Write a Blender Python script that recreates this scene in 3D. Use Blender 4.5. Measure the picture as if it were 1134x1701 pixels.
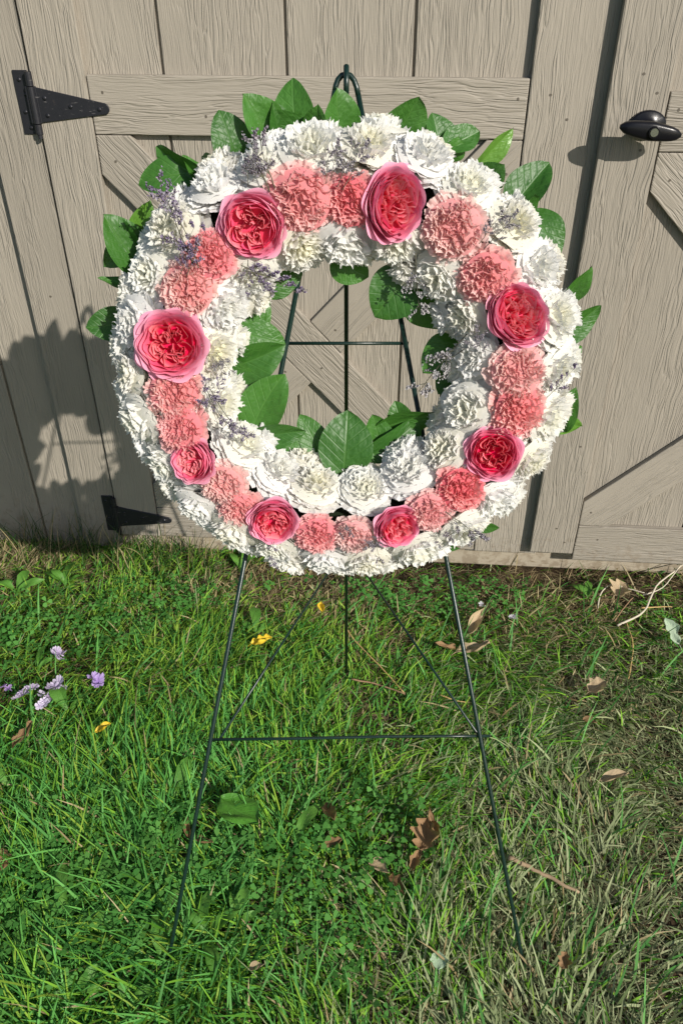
import bpy, bmesh, math, random
import numpy as np
from mathutils import Vector, Matrix, Quaternion
R = math.radians
for o in list(bpy.data.objects): bpy.data.objects.remove(o, do_unlink=True)
scn = bpy.context.scene
COL = scn.collection
random.seed(7); rng = np.random.default_rng(11)

# ------------------------------------------------------------------ camera, sky, sun, exposure
F, CX, CY = 1300.0, 567.0, 850.5          # focal length and centre of the photograph, in its pixels
TH, H = R(34.7), 1.65                     # pitch below the horizon, eye height
cam = bpy.data.cameras.new('camera'); camo = bpy.data.objects.new('camera', cam); COL.objects.link(camo)
camo.location = (0, 0, H); camo.rotation_euler = (R(90) - TH, 0, 0)
cam.sensor_fit = 'HORIZONTAL'; cam.sensor_width = 36.0; cam.lens = F / 1134.0 * 36.0
cam.clip_start = 0.02; cam.clip_end = 500
scn.camera = camo

SUN = Vector((-0.835, 1.05, -0.775)).normalized()     # the way the light travels
elev = math.asin(-SUN.z); azim = math.atan2(-SUN.x, -SUN.y)   # azimuth of the sun from +Y towards +X
w = bpy.data.worlds.new('World'); scn.world = w; w.use_nodes = True
nt = w.node_tree; bg = nt.nodes['Background']
sky = nt.nodes.new('ShaderNodeTexSky'); sky.sky_type = 'NISHITA'; sky.sun_disc = False
sky.sun_elevation = elev; sky.sun_rotation = azim; sky.altitude = 100; sky.dust_density = 1.0
nt.links.new(sky.outputs[0], bg.inputs[0]); bg.inputs[1].default_value = 0.088
sl = bpy.data.lights.new('sun', 'SUN'); so = bpy.data.objects.new('sun', sl); COL.objects.link(so)
sl.energy = 4.9; sl.angle = R(0.53); sl.color = (1.0, 0.94, 0.85)
so.rotation_euler = SUN.to_track_quat('-Z', 'Y').to_euler(); so.location = (3, -4, 4)
vs = scn.view_settings; vs.view_transform = 'Standard'; vs.look = 'None'; vs.exposure = 0.2; vs.gamma = 1.0
vs.use_curve_mapping = False
scn.render.engine = 'CYCLES'
scn.cycles.max_bounces = 6; scn.cycles.diffuse_bounces = 4; scn.cycles.transmission_bounces = 3; scn.cycles.glossy_bounces = 2

# ------------------------------------------------------------------ where photograph rays meet real planes
def ray(px, py):
    x = (px - CX) / F; y = -(py - CY) / F
    return Vector((x, math.cos(TH) + y * math.sin(TH), -math.sin(TH) + y * math.cos(TH)))
EYE = Vector((0, 0, H))
PSI = R(4.4); WD = 2.09
WO = Vector((0, WD, 0)); WU = Vector((math.cos(PSI), -math.sin(PSI), 0)); WN = Vector((-math.sin(PSI), -math.cos(PSI), 0))
def wall_uv(px, py, wo=0.0):
    d = ray(px, py); t = (WO + wo * WN - EYE).dot(WN) / d.dot(WN); q = EYE + t * d - WO
    return (q.dot(WU), q.z)
def gz(x, y):                               # ground height
    return 0.008 * np.sin(3.1 * x + 1.3 * y + .4) + 0.006 * np.sin(5.3 * y - 2.2 * x + 1.1) + 0.004 * np.sin(9.1 * x + 7.3 * y)
def on_ground(px, py, z=0.0):
    d = ray(px, py); t = (z - H) / d.z; p = EYE + t * d
    return Vector((p.x, p.y, z))

# ------------------------------------------------------------------ helpers
def tag(o, label=None, cat=None, group=None, kind=None):
    if label: o['label'] = label
    if cat: o['category'] = cat
    if group: o['group'] = group
    if kind: o['kind'] = kind
    return o
def empty(name, loc=(0, 0, 0), rot=(0, 0, 0)):
    o = bpy.data.objects.new(name, None); COL.objects.link(o); o.location = loc; o.rotation_euler = rot
    o.empty_display_size = 0.05
    return o
def link(name, me, parent=None, mats=()):
    for m in mats: me.materials.append(m)
    o = bpy.data.objects.new(name, me); COL.objects.link(o); o.parent = parent
    return o
def bm_obj(name, bm, mats, parent=None, smooth=False):
    me = bpy.data.meshes.new(name); bm.normal_update(); bm.to_mesh(me); bm.free()
    if smooth: me.shade_smooth()
    return link(name, me, parent, mats)
class MB:
    """collects faces with a colour per vertex and a uv per vertex"""
    def __init__(s): s.v = []; s.f = []; s.c = []; s.uv = []; s.mi = []
    def add(s, verts, faces, cols=None, uvs=None, mi=0):
        b = len(s.v); s.v += [tuple(p) for p in verts]
        s.f += [tuple(i + b for i in f) for f in faces]
        s.c += list(cols) if cols is not None else [(1, 1, 1)] * len(verts)
        s.uv += list(uvs) if uvs is not None else [(0, 0)] * len(verts)
        s.mi += [mi] * len(faces)
    def grid(s, P, cols=None, uvs=None, mi=0):
        n, m = len(P), len(P[0]); vs_ = [p for r in P for p in r]
        fs = [(i * m + j, i * m + j + 1, (i + 1) * m + j + 1, (i + 1) * m + j) for i in range(n - 1) for j in range(m - 1)]
        s.add(vs_, fs, [c for r in cols for c in r] if cols else None, [u for r in uvs for u in r] if uvs else None, mi)
    def tube(s, pts, r, sides=8, col=(1, 1, 1), cap=True, mi=0):
        pts = [Vector(p) for p in pts]; n = len(pts); rs = r if isinstance(r, (list, tuple)) else [r] * n
        rings = []; up = None
        for i, p in enumerate(pts):
            d = (pts[min(i + 1, n - 1)] - pts[max(i - 1, 0)]).normalized()
            if up is None: up = d.orthogonal().normalized()
            up = (up - d * up.dot(d)).normalized(); q = d.cross(up)
            rings.append([p + (up * math.cos(2 * math.pi * k / sides) + q * math.sin(2 * math.pi * k / sides)) * rs[i] for k in range(sides)])
        vs_ = [v for rg in rings for v in rg]
        fs = [(i * sides + k, i * sides + (k + 1) % sides, (i + 1) * sides + (k + 1) % sides, (i + 1) * sides + k) for i in range(n - 1) for k in range(sides)]
        if cap: fs += [tuple(reversed(range(sides))), tuple((n - 1) * sides + k for k in range(sides))]
        s.add(vs_, fs, [col] * len(vs_), None, mi)
    def mesh(s, name, smooth=True):
        me = bpy.data.meshes.new(name); me.from_pydata(s.v, [], s.f)
        a = me.color_attributes.new('col', 'FLOAT_COLOR', 'POINT')
        a.data.foreach_set('color', np.array([(c[0], c[1], c[2], 1) for c in s.c], np.float32).ravel())
        ul = me.uv_layers.new(name='uv'); vi = np.empty(len(me.loops), np.int32); me.loops.foreach_get('vertex_index', vi)
        ul.data.foreach_set('uv', np.array(s.uv, np.float32)[vi].ravel())
        me.polygons.foreach_set('material_index', np.array(s.mi, np.int32))
        if smooth: me.shade_smooth()
        me.update()
        return me
    def build(s, name, mats, parent=None, smooth=True): return link(name, s.mesh(name, smooth), parent, mats)

# ------------------------------------------------------------------ materials
def mat(name):
    m = bpy.data.materials.new(name); m.use_nodes = True; t = m.node_tree
    return m, t, t.nodes, t.links, t.nodes['Principled BSDF']
def nd(t, kind, **kw):
    n = t.nodes.new('ShaderNode' + kind)
    for k, v in kw.items():
        if isinstance(k, str) and k.startswith('i_'): n.inputs[k[2:]].default_value = v
        else: setattr(n, k, v)
    return n
def math_(t, op, a, b=None, c=None):
    n = t.nodes.new('ShaderNodeMath'); n.operation = op
    for i, x in enumerate((a, b, c)):
        if x is None: continue
        if isinstance(x, (int, float)): n.inputs[i].default_value = x
        else: t.links.new(x, n.inputs[i])
    return n.outputs[0]
def mix(t, fac, a, b, typ='MIX'):
    n = t.nodes.new('ShaderNodeMix'); n.data_type = 'RGBA'; n.blend_type = typ
    for s, x in ((n.inputs[0], fac), (n.inputs[6], a), (n.inputs[7], b)):
        if isinstance(x, (int, float)): s.default_value = x
        elif isinstance(x, tuple): s.default_value = (x[0], x[1], x[2], 1)
        else: t.links.new(x, s)
    return n.outputs[2]
def ramp(t, src, stops):
    n = t.nodes.new('ShaderNodeValToRGB'); t.links.new(src, n.inputs[0]); e = n.color_ramp.elements
    while len(e) < len(stops): e.new(0.5)
    for q, (p, c) in zip(e, stops): q.position = p; q.color = (c[0], c[1], c[2], 1) if isinstance(c, tuple) else (c, c, c, 1)
    return n.outputs[0]

def painted_wood(name, base, relief=1.0):
    m, t, N, L, bs = mat(name)
    tc = nd(t, 'TexCoord'); oi = nd(t, 'ObjectInfo')
    off = nd(t, 'VectorMath', operation='MULTIPLY'); cv = nd(t, 'CombineXYZ')
    for i in range(3): L.new(math_(t, 'MULTIPLY', oi.outputs['Random'], (37.0, 53.0, 71.0)[i]), cv.inputs[i])
    add = nd(t, 'VectorMath', operation='ADD'); L.new(tc.outputs['Object'], add.inputs[0]); L.new(cv.outputs[0], add.inputs[1])
    P = add.outputs[0]
    # slow wander that bends the grain
    mp0 = nd(t, 'Mapping'); mp0.inputs['Scale'].default_value = (5, 11, 11); L.new(P, mp0.inputs[0])
    n0 = nd(t, 'TexNoise', i_Scale=1.0, i_Detail=2.0); L.new(mp0.outputs[0], n0.inputs['Vector'])
    wv = nd(t, 'VectorMath', operation='SCALE'); L.new(n0.outputs['Color'], wv.inputs[0]); wv.inputs[3].default_value = 0.030
    P2 = nd(t, 'VectorMath', operation='ADD'); L.new(P, P2.inputs[0]); L.new(wv.outputs[0], P2.inputs[1])
    def stretched(sc, det, rough=0.5):
        mp = nd(t, 'Mapping'); mp.inputs['Scale'].default_value = sc; L.new(P2.outputs[0], mp.inputs[0])
        n = nd(t, 'TexNoise', i_Scale=1.0, i_Detail=det, i_Roughness=rough); L.new(mp.outputs[0], n.inputs['Vector'])
        return n.outputs['Fac']
    a = stretched((4.8, 125, 125), 1.2); b = stretched((20, 300, 300), 1.0); c = stretched((2.2, 14, 14), 1.0)
    ridge = math_(t, 'SUBTRACT', 1.0, math_(t, 'MULTIPLY', math_(t, 'ABSOLUTE', math_(t, 'SUBTRACT', a, 0.5)), 10.0))
    ridge = math_(t, 'MAXIMUM', ridge, 0.0)
    msk = ramp(t, c, [(0.36, 0.12), (0.50, 1.0)])
    h = math_(t, 'ADD', math_(t, 'MULTIPLY', math_(t, 'MULTIPLY', ridge, msk), -0.55), math_(t, 'MULTIPLY', math_(t, 'MULTIPLY', a, msk), 0.9))
    h = math_(t, 'ADD', h, math_(t, 'MULTIPLY', b, 0.5))
    bu = nd(t, 'Bump'); bu.inputs['Strength'].default_value = 0.85; bu.inputs['Distance'].default_value = 0.0027 * relief
    L.new(h, bu.inputs['Height']); L.new(bu.outputs[0], bs.inputs['Normal'])
    bl = nd(t, 'TexNoise', i_Scale=6.0, i_Detail=4.0); L.new(P, bl.inputs['Vector'])
    tone = math_(t, 'ADD', 0.90, math_(t, 'MULTIPLY', bl.outputs['Fac'], 0.2))
    tone = math_(t, 'MULTIPLY', tone, math_(t, 'ADD', 0.92, math_(t, 'MULTIPLY', oi.outputs['Random'], 0.13)))
    col = mix(t, 1.0, base, tone, 'MULTIPLY')
    worn = ramp(t, stretched((14, 60, 60), 3.0, 0.7), [(0.66, 0.0), (0.74, 1.0)])
    col = mix(t, math_(t, 'MULTIPLY', worn, 0.22), col, (0.38, 0.32, 0.25))
    # rain-splashed soil low on the boards and a few pale scuffs
    ge = nd(t, 'NewGeometry'); sz = nd(t, 'SeparateXYZ'); L.new(ge.outputs['Position'], sz.inputs[0])
    sn = nd(t, 'TexNoise', i_Scale=38.0, i_Detail=6.0, i_Roughness=0.7); L.new(ge.outputs['Position'], sn.inputs['Vector'])
    low = math_(t, 'MAXIMUM', math_(t, 'SUBTRACT', 1.0, math_(t, 'MULTIPLY', sz.outputs[2], 3.6)), 0.0)
    spl = ramp(t, math_(t, 'ADD', sn.outputs['Fac'], math_(t, 'MULTIPLY', low, 0.16)), [(0.60, 0.0), (0.70, 1.0)])
    col = mix(t, math_(t, 'MULTIPLY', math_(t, 'MULTIPLY', spl, low), 0.55), col, (0.17, 0.125, 0.08))
    L.new(col, bs.inputs['Base Color']); bs.inputs['Roughness'].default_value = 0.62
    bs.inputs['Specular IOR Level'].default_value = 0.3
    return m
M = {}
M['wood'] = painted_wood('painted_wood', (0.290, 0.260, 0.215))
M['wood_sill'] = painted_wood('painted_sill', (0.345, 0.30, 0.23), 0.3)
def plain(name, col, rough=0.6, metal=0.0, spec=0.5, bump=None, var=0.0):
    m, t, N, L, bs = mat(name); bs.inputs['Base Color'].default_value = (*col, 1); bs.inputs['Roughness'].default_value = rough
    bs.inputs['Metallic'].default_value = metal; bs.inputs['Specular IOR Level'].default_value = spec
    tc = nd(t, 'TexCoord')
    if var:
        n = nd(t, 'TexNoise', i_Scale=45.0, i_Detail=4.0); L.new(tc.outputs['Object'], n.inputs['Vector'])
        L.new(mix(t, n.outputs['Fac'], tuple(c * (1 - var) for c in col), tuple(c * (1 + var) for c in col)), bs.inputs['Base Color'])
    if bump:
        n = nd(t, 'TexNoise', i_Scale=bump[0], i_Detail=3.0); L.new(tc.outputs['Object'], n.inputs['Vector'])
        b = nd(t, 'Bump'); b.inputs['Strength'].default_value = bump[1]; b.inputs['Distance'].default_value = 0.001
        L.new(n.outputs['Fac'], b.inputs['Height']); L.new(b.outputs[0], bs.inputs['Normal'])
    return m
M['nail'] = plain('nail_hole', (0.10, 0.085, 0.065), 0.7)
def worn_iron():
    m, t, N, L, bs = mat('black_iron'); tc = nd(t, 'TexCoord')
    n = nd(t, 'TexNoise', i_Scale=70.0, i_Detail=6.0, i_Roughness=0.75); L.new(tc.outputs['Object'], n.inputs['Vector'])
    mp = nd(t, 'Mapping'); mp.inputs['Scale'].default_value = (60, 60, 300); mp.inputs['Rotation'].default_value = (0, .5, 0); L.new(tc.outputs['Object'], mp.inputs[0])
    n3 = nd(t, 'TexNoise', i_Scale=1.0, i_Detail=2.0); L.new(mp.outputs[0], n3.inputs['Vector'])
    a = ramp(t, n.outputs['Fac'], [(0.62, 0.0), (0.70, 1.0)]); b_ = ramp(t, n3.outputs['Fac'], [(0.69, 0.0), (0.73, 1.0)])
    col = mix(t, math_(t, 'MULTIPLY', a, 0.5), (0.012, 0.012, 0.016), (0.07, 0.05, 0.04)); col = mix(t, math_(t, 'MULTIPLY', b_, 0.6), col, (0.16, 0.15, 0.145))
    L.new(col, bs.inputs['Base Color']); L.new(math_(t, 'ADD', 0.36, math_(t, 'MULTIPLY', n.outputs['Fac'], 0.25)), bs.inputs['Roughness'])
    b = nd(t, 'Bump'); b.inputs['Strength'].default_value = 0.35; b.inputs['Distance'].default_value = 0.001
    L.new(n.outputs['Fac'], b.inputs['Height']); L.new(b.outputs[0], bs.inputs['Normal']); return m
M['iron'] = worn_iron()
M['screw'] = plain('screw_head', (0.03, 0.03, 0.035), 0.35, 0.6)
M['plastic'] = plain('black_plastic', (0.006, 0.006, 0.008), 0.28, 0.0, 0.3, (400, 0.15))
M['chrome'] = plain('lock_metal', (0.5, 0.5, 0.5), 0.25, 1.0)
M['wire'] = plain('green_coated_wire', (0.005, 0.020, 0.015), 0.33, 0.0, 0.5, (300, 0.2))
M['foam'] = plain('dark_floral_foam', (0.010, 0.016, 0.008), 0.95, 0, 0.1, (120, 0.8))
M['groove'] = plain('groove_paint', (0.25, 0.22, 0.175), 0.8, 0, 0.2, None, 0.15)

def petal_mat(name, trans=0.35, rough=0.6, sat=None, jitter=0.12):
    """colour comes from the petal's own vertex colours, varied a little per flower"""
    m, t, N, L, bs = mat(name)
    at = nd(t, 'Attribute', attribute_name='col'); oi = nd(t, 'ObjectInfo')
    hs = nd(t, 'HueSaturation'); L.new(at.outputs['Color'], hs.inputs['Color'])
    L.new(math_(t, 'ADD', 1.0 - jitter, math_(t, 'MULTIPLY', oi.outputs['Random'], 2 * jitter)), hs.inputs['Saturation'])
    tc = nd(t, 'TexCoord'); n = nd(t, 'TexNoise', i_Scale=9.0, i_Detail=2.0); L.new(tc.outputs['Object'], n.inputs['Vector'])
    c = mix(t, 0.06, hs.outputs[0], n.outputs['Color'], 'OVERLAY')
    L.new(c, bs.inputs['Base Color']); bs.inputs['Roughness'].default_value = rough
    bs.inputs['Specular IOR Level'].default_value = 0.12
    tr = nd(t, 'BsdfTranslucent'); L.new(c, tr.inputs['Color'])
    mx = nd(t, 'MixShader'); mx.inputs[0].default_value = trans
    L.new(bs.outputs[0], mx.inputs[1]); L.new(tr.outputs[0], mx.inputs[2])
    L.new(mx.outputs[0], N['Material Output'].inputs['Surface'])
    return m
M['carn'] = petal_mat('carnation_petal', 0.48)
M['rose'] = petal_mat('rose_petal', 0.36, 0.5, jitter=0.10)
M['blade'] = petal_mat('grass_blade', 0.30, 0.5, jitter=0.0)
M['bloom'] = petal_mat('fallen_bloom', 0.3, 0.6)

def leaf_mat(name, c0, c1, rough=0.36, trans=0.16, vein=(0.11, 0.25, 0.05), veinamt=0.25):
    m, t, N, L, bs = mat(name)
    uv = nd(t, 'UVMap', uv_map='uv'); sp = nd(t, 'SeparateXYZ'); L.new(uv.outputs[0], sp.inputs[0])
    ax = math_(t, 'ABSOLUTE', sp.outputs[0]); oi = nd(t, 'ObjectInfo')
    mid = math_(t, 'SUBTRACT', 1.0, math_(t, 'MINIMUM', math_(t, 'MULTIPLY', ax, 16.0), 1.0))
    ph = math_(t, 'SUBTRACT', math_(t, 'MULTIPLY', sp.outputs[1], 6.5), math_(t, 'MULTIPLY', ax, 2.3))
    fr = math_(t, 'ABSOLUTE', math_(t, 'SUBTRACT', math_(t, 'FRACT', ph), 0.5))
    side = math_(t, 'SUBTRACT', 1.0, math_(t, 'MINIMUM', math_(t, 'MULTIPLY', fr, 9.0), 1.0))
    v = math_(t, 'MAXIMUM', mid, math_(t, 'MULTIPLY', side, 0.5))
    tc = nd(t, 'TexCoord'); n = nd(t, 'TexNoise', i_Scale=4.0, i_Detail=3.0); L.new(tc.outputs['Object'], n.inputs['Vector'])
    f = math_(t, 'ADD', math_(t, 'MULTIPLY', n.outputs['Fac'], 0.5), math_(t, 'MULTIPLY', oi.outputs['Random'], 0.55))
    base = mix(t, f, c0, c1)
    col = mix(t, math_(t, 'MULTIPLY', v, veinamt), base, vein)
    L.new(col, bs.inputs['Base Color']); bs.inputs['Roughness'].default_value = rough
    bs.inputs['Specular IOR Level'].default_value = 0.45
    b = nd(t, 'Bump'); b.inputs['Strength'].default_value = 0.22; b.inputs['Distance'].default_value = 0.02
    n2 = nd(t, 'TexNoise', i_Scale=9.0, i_Detail=1.0); L.new(tc.outputs['Object'], n2.inputs['Vector'])
    L.new(math_(t, 'SUBTRACT', math_(t, 'MULTIPLY', n2.outputs['Fac'], 0.5), math_(t, 'MULTIPLY', v, 0.5)), b.inputs['Height']); L.new(b.outputs[0], bs.inputs['Normal'])
    tr = nd(t, 'BsdfTranslucent'); L.new(mix(t, 0.5, col, (0.12, 0.32, 0.02)), tr.inputs['Color'])
    mx = nd(t, 'MixShader'); mx.inputs[0].default_value = trans
    L.new(bs.outputs[0], mx.inputs[1]); L.new(tr.outputs[0], mx.inputs[2]); L.new(mx.outputs[0], N['Material Output'].inputs['Surface'])
    return m
M['leaf'] = leaf_mat('green_leaf', (0.016, 0.072, 0.009), (0.060, 0.185, 0.024), 0.46)
M['leaf_pale'] = leaf_mat('pale_leaf', (0.09, 0.22, 0.025), (0.12, 0.26, 0.04), veinamt=0.35)
M['weed'] = leaf_mat('weed_leaf', (0.07, 0.21, 0.025), (0.13, 0.31, 0.045), 0.5, 0.3, (0.2, 0.33, 0.1), 0.35)
M['dead'] = leaf_mat('dead_leaf', (0.17, 0.095, 0.042), (0.29, 0.175, 0.085), 0.75, 0.15, (0.16, 0.08, 0.04), 0.45)
M['tan'] = leaf_mat('tan_leaf', (0.38, 0.285, 0.17), (0.48, 0.37, 0.23), 0.75, 0.15, (0.3, 0.2, 0.12), 0.4)
M['silver'] = leaf_mat('silvery_leaf', (0.30, 0.42, 0.26), (0.42, 0.52, 0.38), 0.55, 0.15, (0.5, 0.55, 0.45), 0.4)
M['sprig'] = petal_mat('statice', 0.1, 0.8, jitter=0.3)
M['cord'] = plain('pale_cord', (0.50, 0.45, 0.35), 0.7, 0, 0.3, (90, 0.5), 0.2)
M['straw'] = plain('straw', (0.46, 0.31, 0.13), 0.7, 0, 0.3, (90, 0.5), 0.25)
M['twig'] = plain('twig_bark', (0.27, 0.17, 0.10), 0.85, 0, 0.2, (120, 0.8), 0.3)
M['woodchip'] = plain('weathered_stick', (0.31, 0.225, 0.14), 0.8, 0, 0.2, (90, 0.8), 0.3)

m, t, N, L, bs = mat('soil'); M['soil'] = m
tc = nd(t, 'TexCoord'); n1 = nd(t, 'TexNoise', i_Scale=9.0, i_Detail=8.0, i_Roughness=0.7); L.new(tc.outputs['Object'], n1.inputs['Vector'])
n2 = nd(t, 'TexNoise', i_Scale=1.2, i_Detail=3.0); L.new(tc.outputs['Object'], n2.inputs['Vector'])
c = ramp(t, n1.outputs['Fac'], [(0.3, (0.028, 0.020, 0.012)), (0.55, (0.075, 0.052, 0.030)), (0.75, (0.16, 0.115, 0.07))])
sp = nd(t, 'SeparateXYZ'); L.new(tc.outputs['Object'], sp.inputs[0])
far = math_(t, 'MINIMUM', math_(t, 'MAXIMUM', math_(t, 'MULTIPLY', math_(t, 'SUBTRACT', math_(t, 'MAXIMUM', math_(t, 'ABSOLUTE', sp.outputs[0]), math_(t, 'ABSOLUTE', sp.outputs[1])), 3.0), 1.0), 0.0), 1.0)
gr = ramp(t, n2.outputs['Fac'], [(0.3, (0.05, 0.10, 0.02)), (0.7, (0.11, 0.15, 0.045))])
L.new(mix(t, far, c, gr), bs.inputs['Base Color']); bs.inputs['Roughness'].default_value = 0.95; bs.inputs['Specular IOR Level'].default_value = 0.1
b = nd(t, 'Bump'); b.inputs['Strength'].default_value = 0.9; b.inputs['Distance'].default_value = 0.012
L.new(n1.outputs['Fac'], b.inputs['Height']); L.new(b.outputs[0], bs.inputs['Normal'])

# ------------------------------------------------------------------ ground
xs = np.concatenate([-np.geomspace(120, 2.6, 14), np.linspace(-2.5, 2.5, 91), np.geomspace(2.6, 120, 14)])
ys = np.concatenate([-np.geomspace(120, 1.1, 14), np.linspace(-1.0, 2.6, 66), np.geomspace(2.7, 120, 14)])
Xg, Yg = np.meshgrid(xs, ys, indexing='ij'); Zg = gz(Xg, Yg) * np.where((abs(Xg) < 3) & (abs(Yg) < 3), 1, 0.0)
Zg -= 0.05 * np.clip((Yg - 2.05) / 0.15, 0, 1) * (abs(Xg) < 2.6) * (Yg < 3)
me = bpy.data.meshes.new('ground'); ny = len(ys)
me.from_pydata(np.stack([Xg, Yg, Zg], -1).reshape(-1, 3).tolist(), [], [(i * ny + j, (i + 1) * ny + j, (i + 1) * ny + j + 1, i * ny + j + 1) for i in range(len(xs) - 1) for j in range(ny - 1)])
me.shade_smooth(); tag(link('ground', me, None, [M['soil']]), kind='structure')

# ------------------------------------------------------------------ shed front with double doors
shed = empty('shed', WO, (0, 0, -PSI))
tag(shed, 'beige painted wooden shed with double doors behind the flower wreath', 'shed')
def board(name, poly, w0, w1, ang, parent, m='wood', bev=0.0025, nails=(), seg=2, frame=None):
    """a board with outline poly (u, v) on the wall, faces at w0 (back) and w1 (front); grain runs along ang"""
    A = R(ang); ca, sa = math.cos(A), math.sin(A)
    c = (sum(p[0] for p in poly) / len(poly), sum(p[1] for p in poly) / len(poly)); wm = (w0 + w1) / 2
    loc = lambda p: ((p[0] - c[0]) * ca + (p[1] - c[1]) * sa, -(p[0] - c[0]) * sa + (p[1] - c[1]) * ca)
    bm = bmesh.new(); hw = (w1 - w0) / 2
    fr = [bm.verts.new((loc(p)[0], -hw, loc(p)[1])) for p in poly]; bk = [bm.verts.new((loc(p)[0], hw, loc(p)[1])) for p in poly]
    n = len(poly); bm.faces.new(fr); bm.faces.new(bk[::-1])
    for i in range(n): bm.faces.new((fr[(i + 1) % n], fr[i], bk[i], bk[(i + 1) % n]))
    bmesh.ops.recalc_face_normals(bm, faces=bm.faces[:])
    if bev: bmesh.ops.bevel(bm, geom=bm.edges[:], offset=bev, segments=seg, affect='EDGES', profile=0.6)
    for p in nails:
        x, z = loc(p); k = 8; rr = 0.0032; y = -hw - 0.0004
        f = bm.faces.new([bm.verts.new((x + rr * math.cos(2 * math.pi * i / k), y, z + rr * 1.2 * math.sin(2 * math.pi * i / k))) for i in range(k)])
        f.material_index = 1
    o = bm_obj(name, bm, [M[m], M['nail']], parent)
    o.location = (c[0], -wm, c[1]); o.rotation_euler = (0, -A, 0)
    return o
def rect(u0, u1, v0, v1): return [(u0, v0), (u1, v0), (u1, v1), (u0, v1)]
TOP = 2.02
# wall siding left of the doors, right of the doors, and above
wall_l = board('wall', rect(-2.45, -0.752, 0.012, 2.40), -0.05, -0.026, 90, shed, 'groove', 0)
for k, u in enumerate([-2.45, -2.2055, -1.909, -1.6125, -1.316]):
    board('siding_plank', rect(u + .004, [-2.2055, -1.909, -1.6125, -1.316, -1.0255][k] - .004, 0.008, 2.40), -0.026, -0.016, 90, wall_l)
board('siding_plank', rect(-1.0215, -0.766, 0.008, 2.40), -0.026, -0.016, 90, wall_l)
wall_r = board('wall', rect(2.02, 3.0, 0.012, 2.40), -0.05, -0.026, 90, shed, 'groove', 0)
for u in (2.02, 2.3165, 2.613): board('siding_plank', rect(u + .004, u + .2925, 0.008, 2.40), -0.026, -0.016, 90, wall_r)
wall_t = board('wall', rect(-0.752, 2.02, TOP + .01, 2.40), -0.05, -0.026, 90, shed, 'groove', 0)
for k in range(9): board('siding_plank', rect(-0.748 + k * .306, -0.748 + k * .306 + .298, TOP + .012, 2.40), -0.026, -0.016, 90, wall_t)
board('trim_board', rect(-0.878, -0.7485, 0.004, 2.16), -0.016, 0.010, 90, shed, nails=[(-.80, .02), (-.815, .9)])
board('trim_board', rect(2.012, 2.142, 0.004, 2.16), -0.016, 0.010, 90, shed)
board('trim_board', rect(-0.748, 2.011, TOP + .012, 2.16), -0.016, 0.010, 0, shed)
# sill under the doors, floor frame, roof and the other walls
board('sill', rect(-0.752, 2.03, 0.006, 0.094), -0.12, -0.010, 0, shed, 'wood_sill', 0.004)
board('side_wall', rect(-2.45, -2.42, 0.012, 2.4), -2.4, -0.052, 90, shed)
board('side_wall', rect(2.97, 3.0, 0.012, 2.4), -2.4, -0.052, 90, shed)
board('back_wall', rect(-2.418, 2.968, 0.012, 2.4), -2.4, -2.37, 90, shed)
board('roof', rect(-2.5, 3.05, 2.403, 2.46), -2.45, -0.012, 0, shed, 'groove')
board('support_block', rect(1.035, 1.07, -0.06, 0.004), -0.09, -0.02, 90, shed, 'wood_sill')

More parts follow.
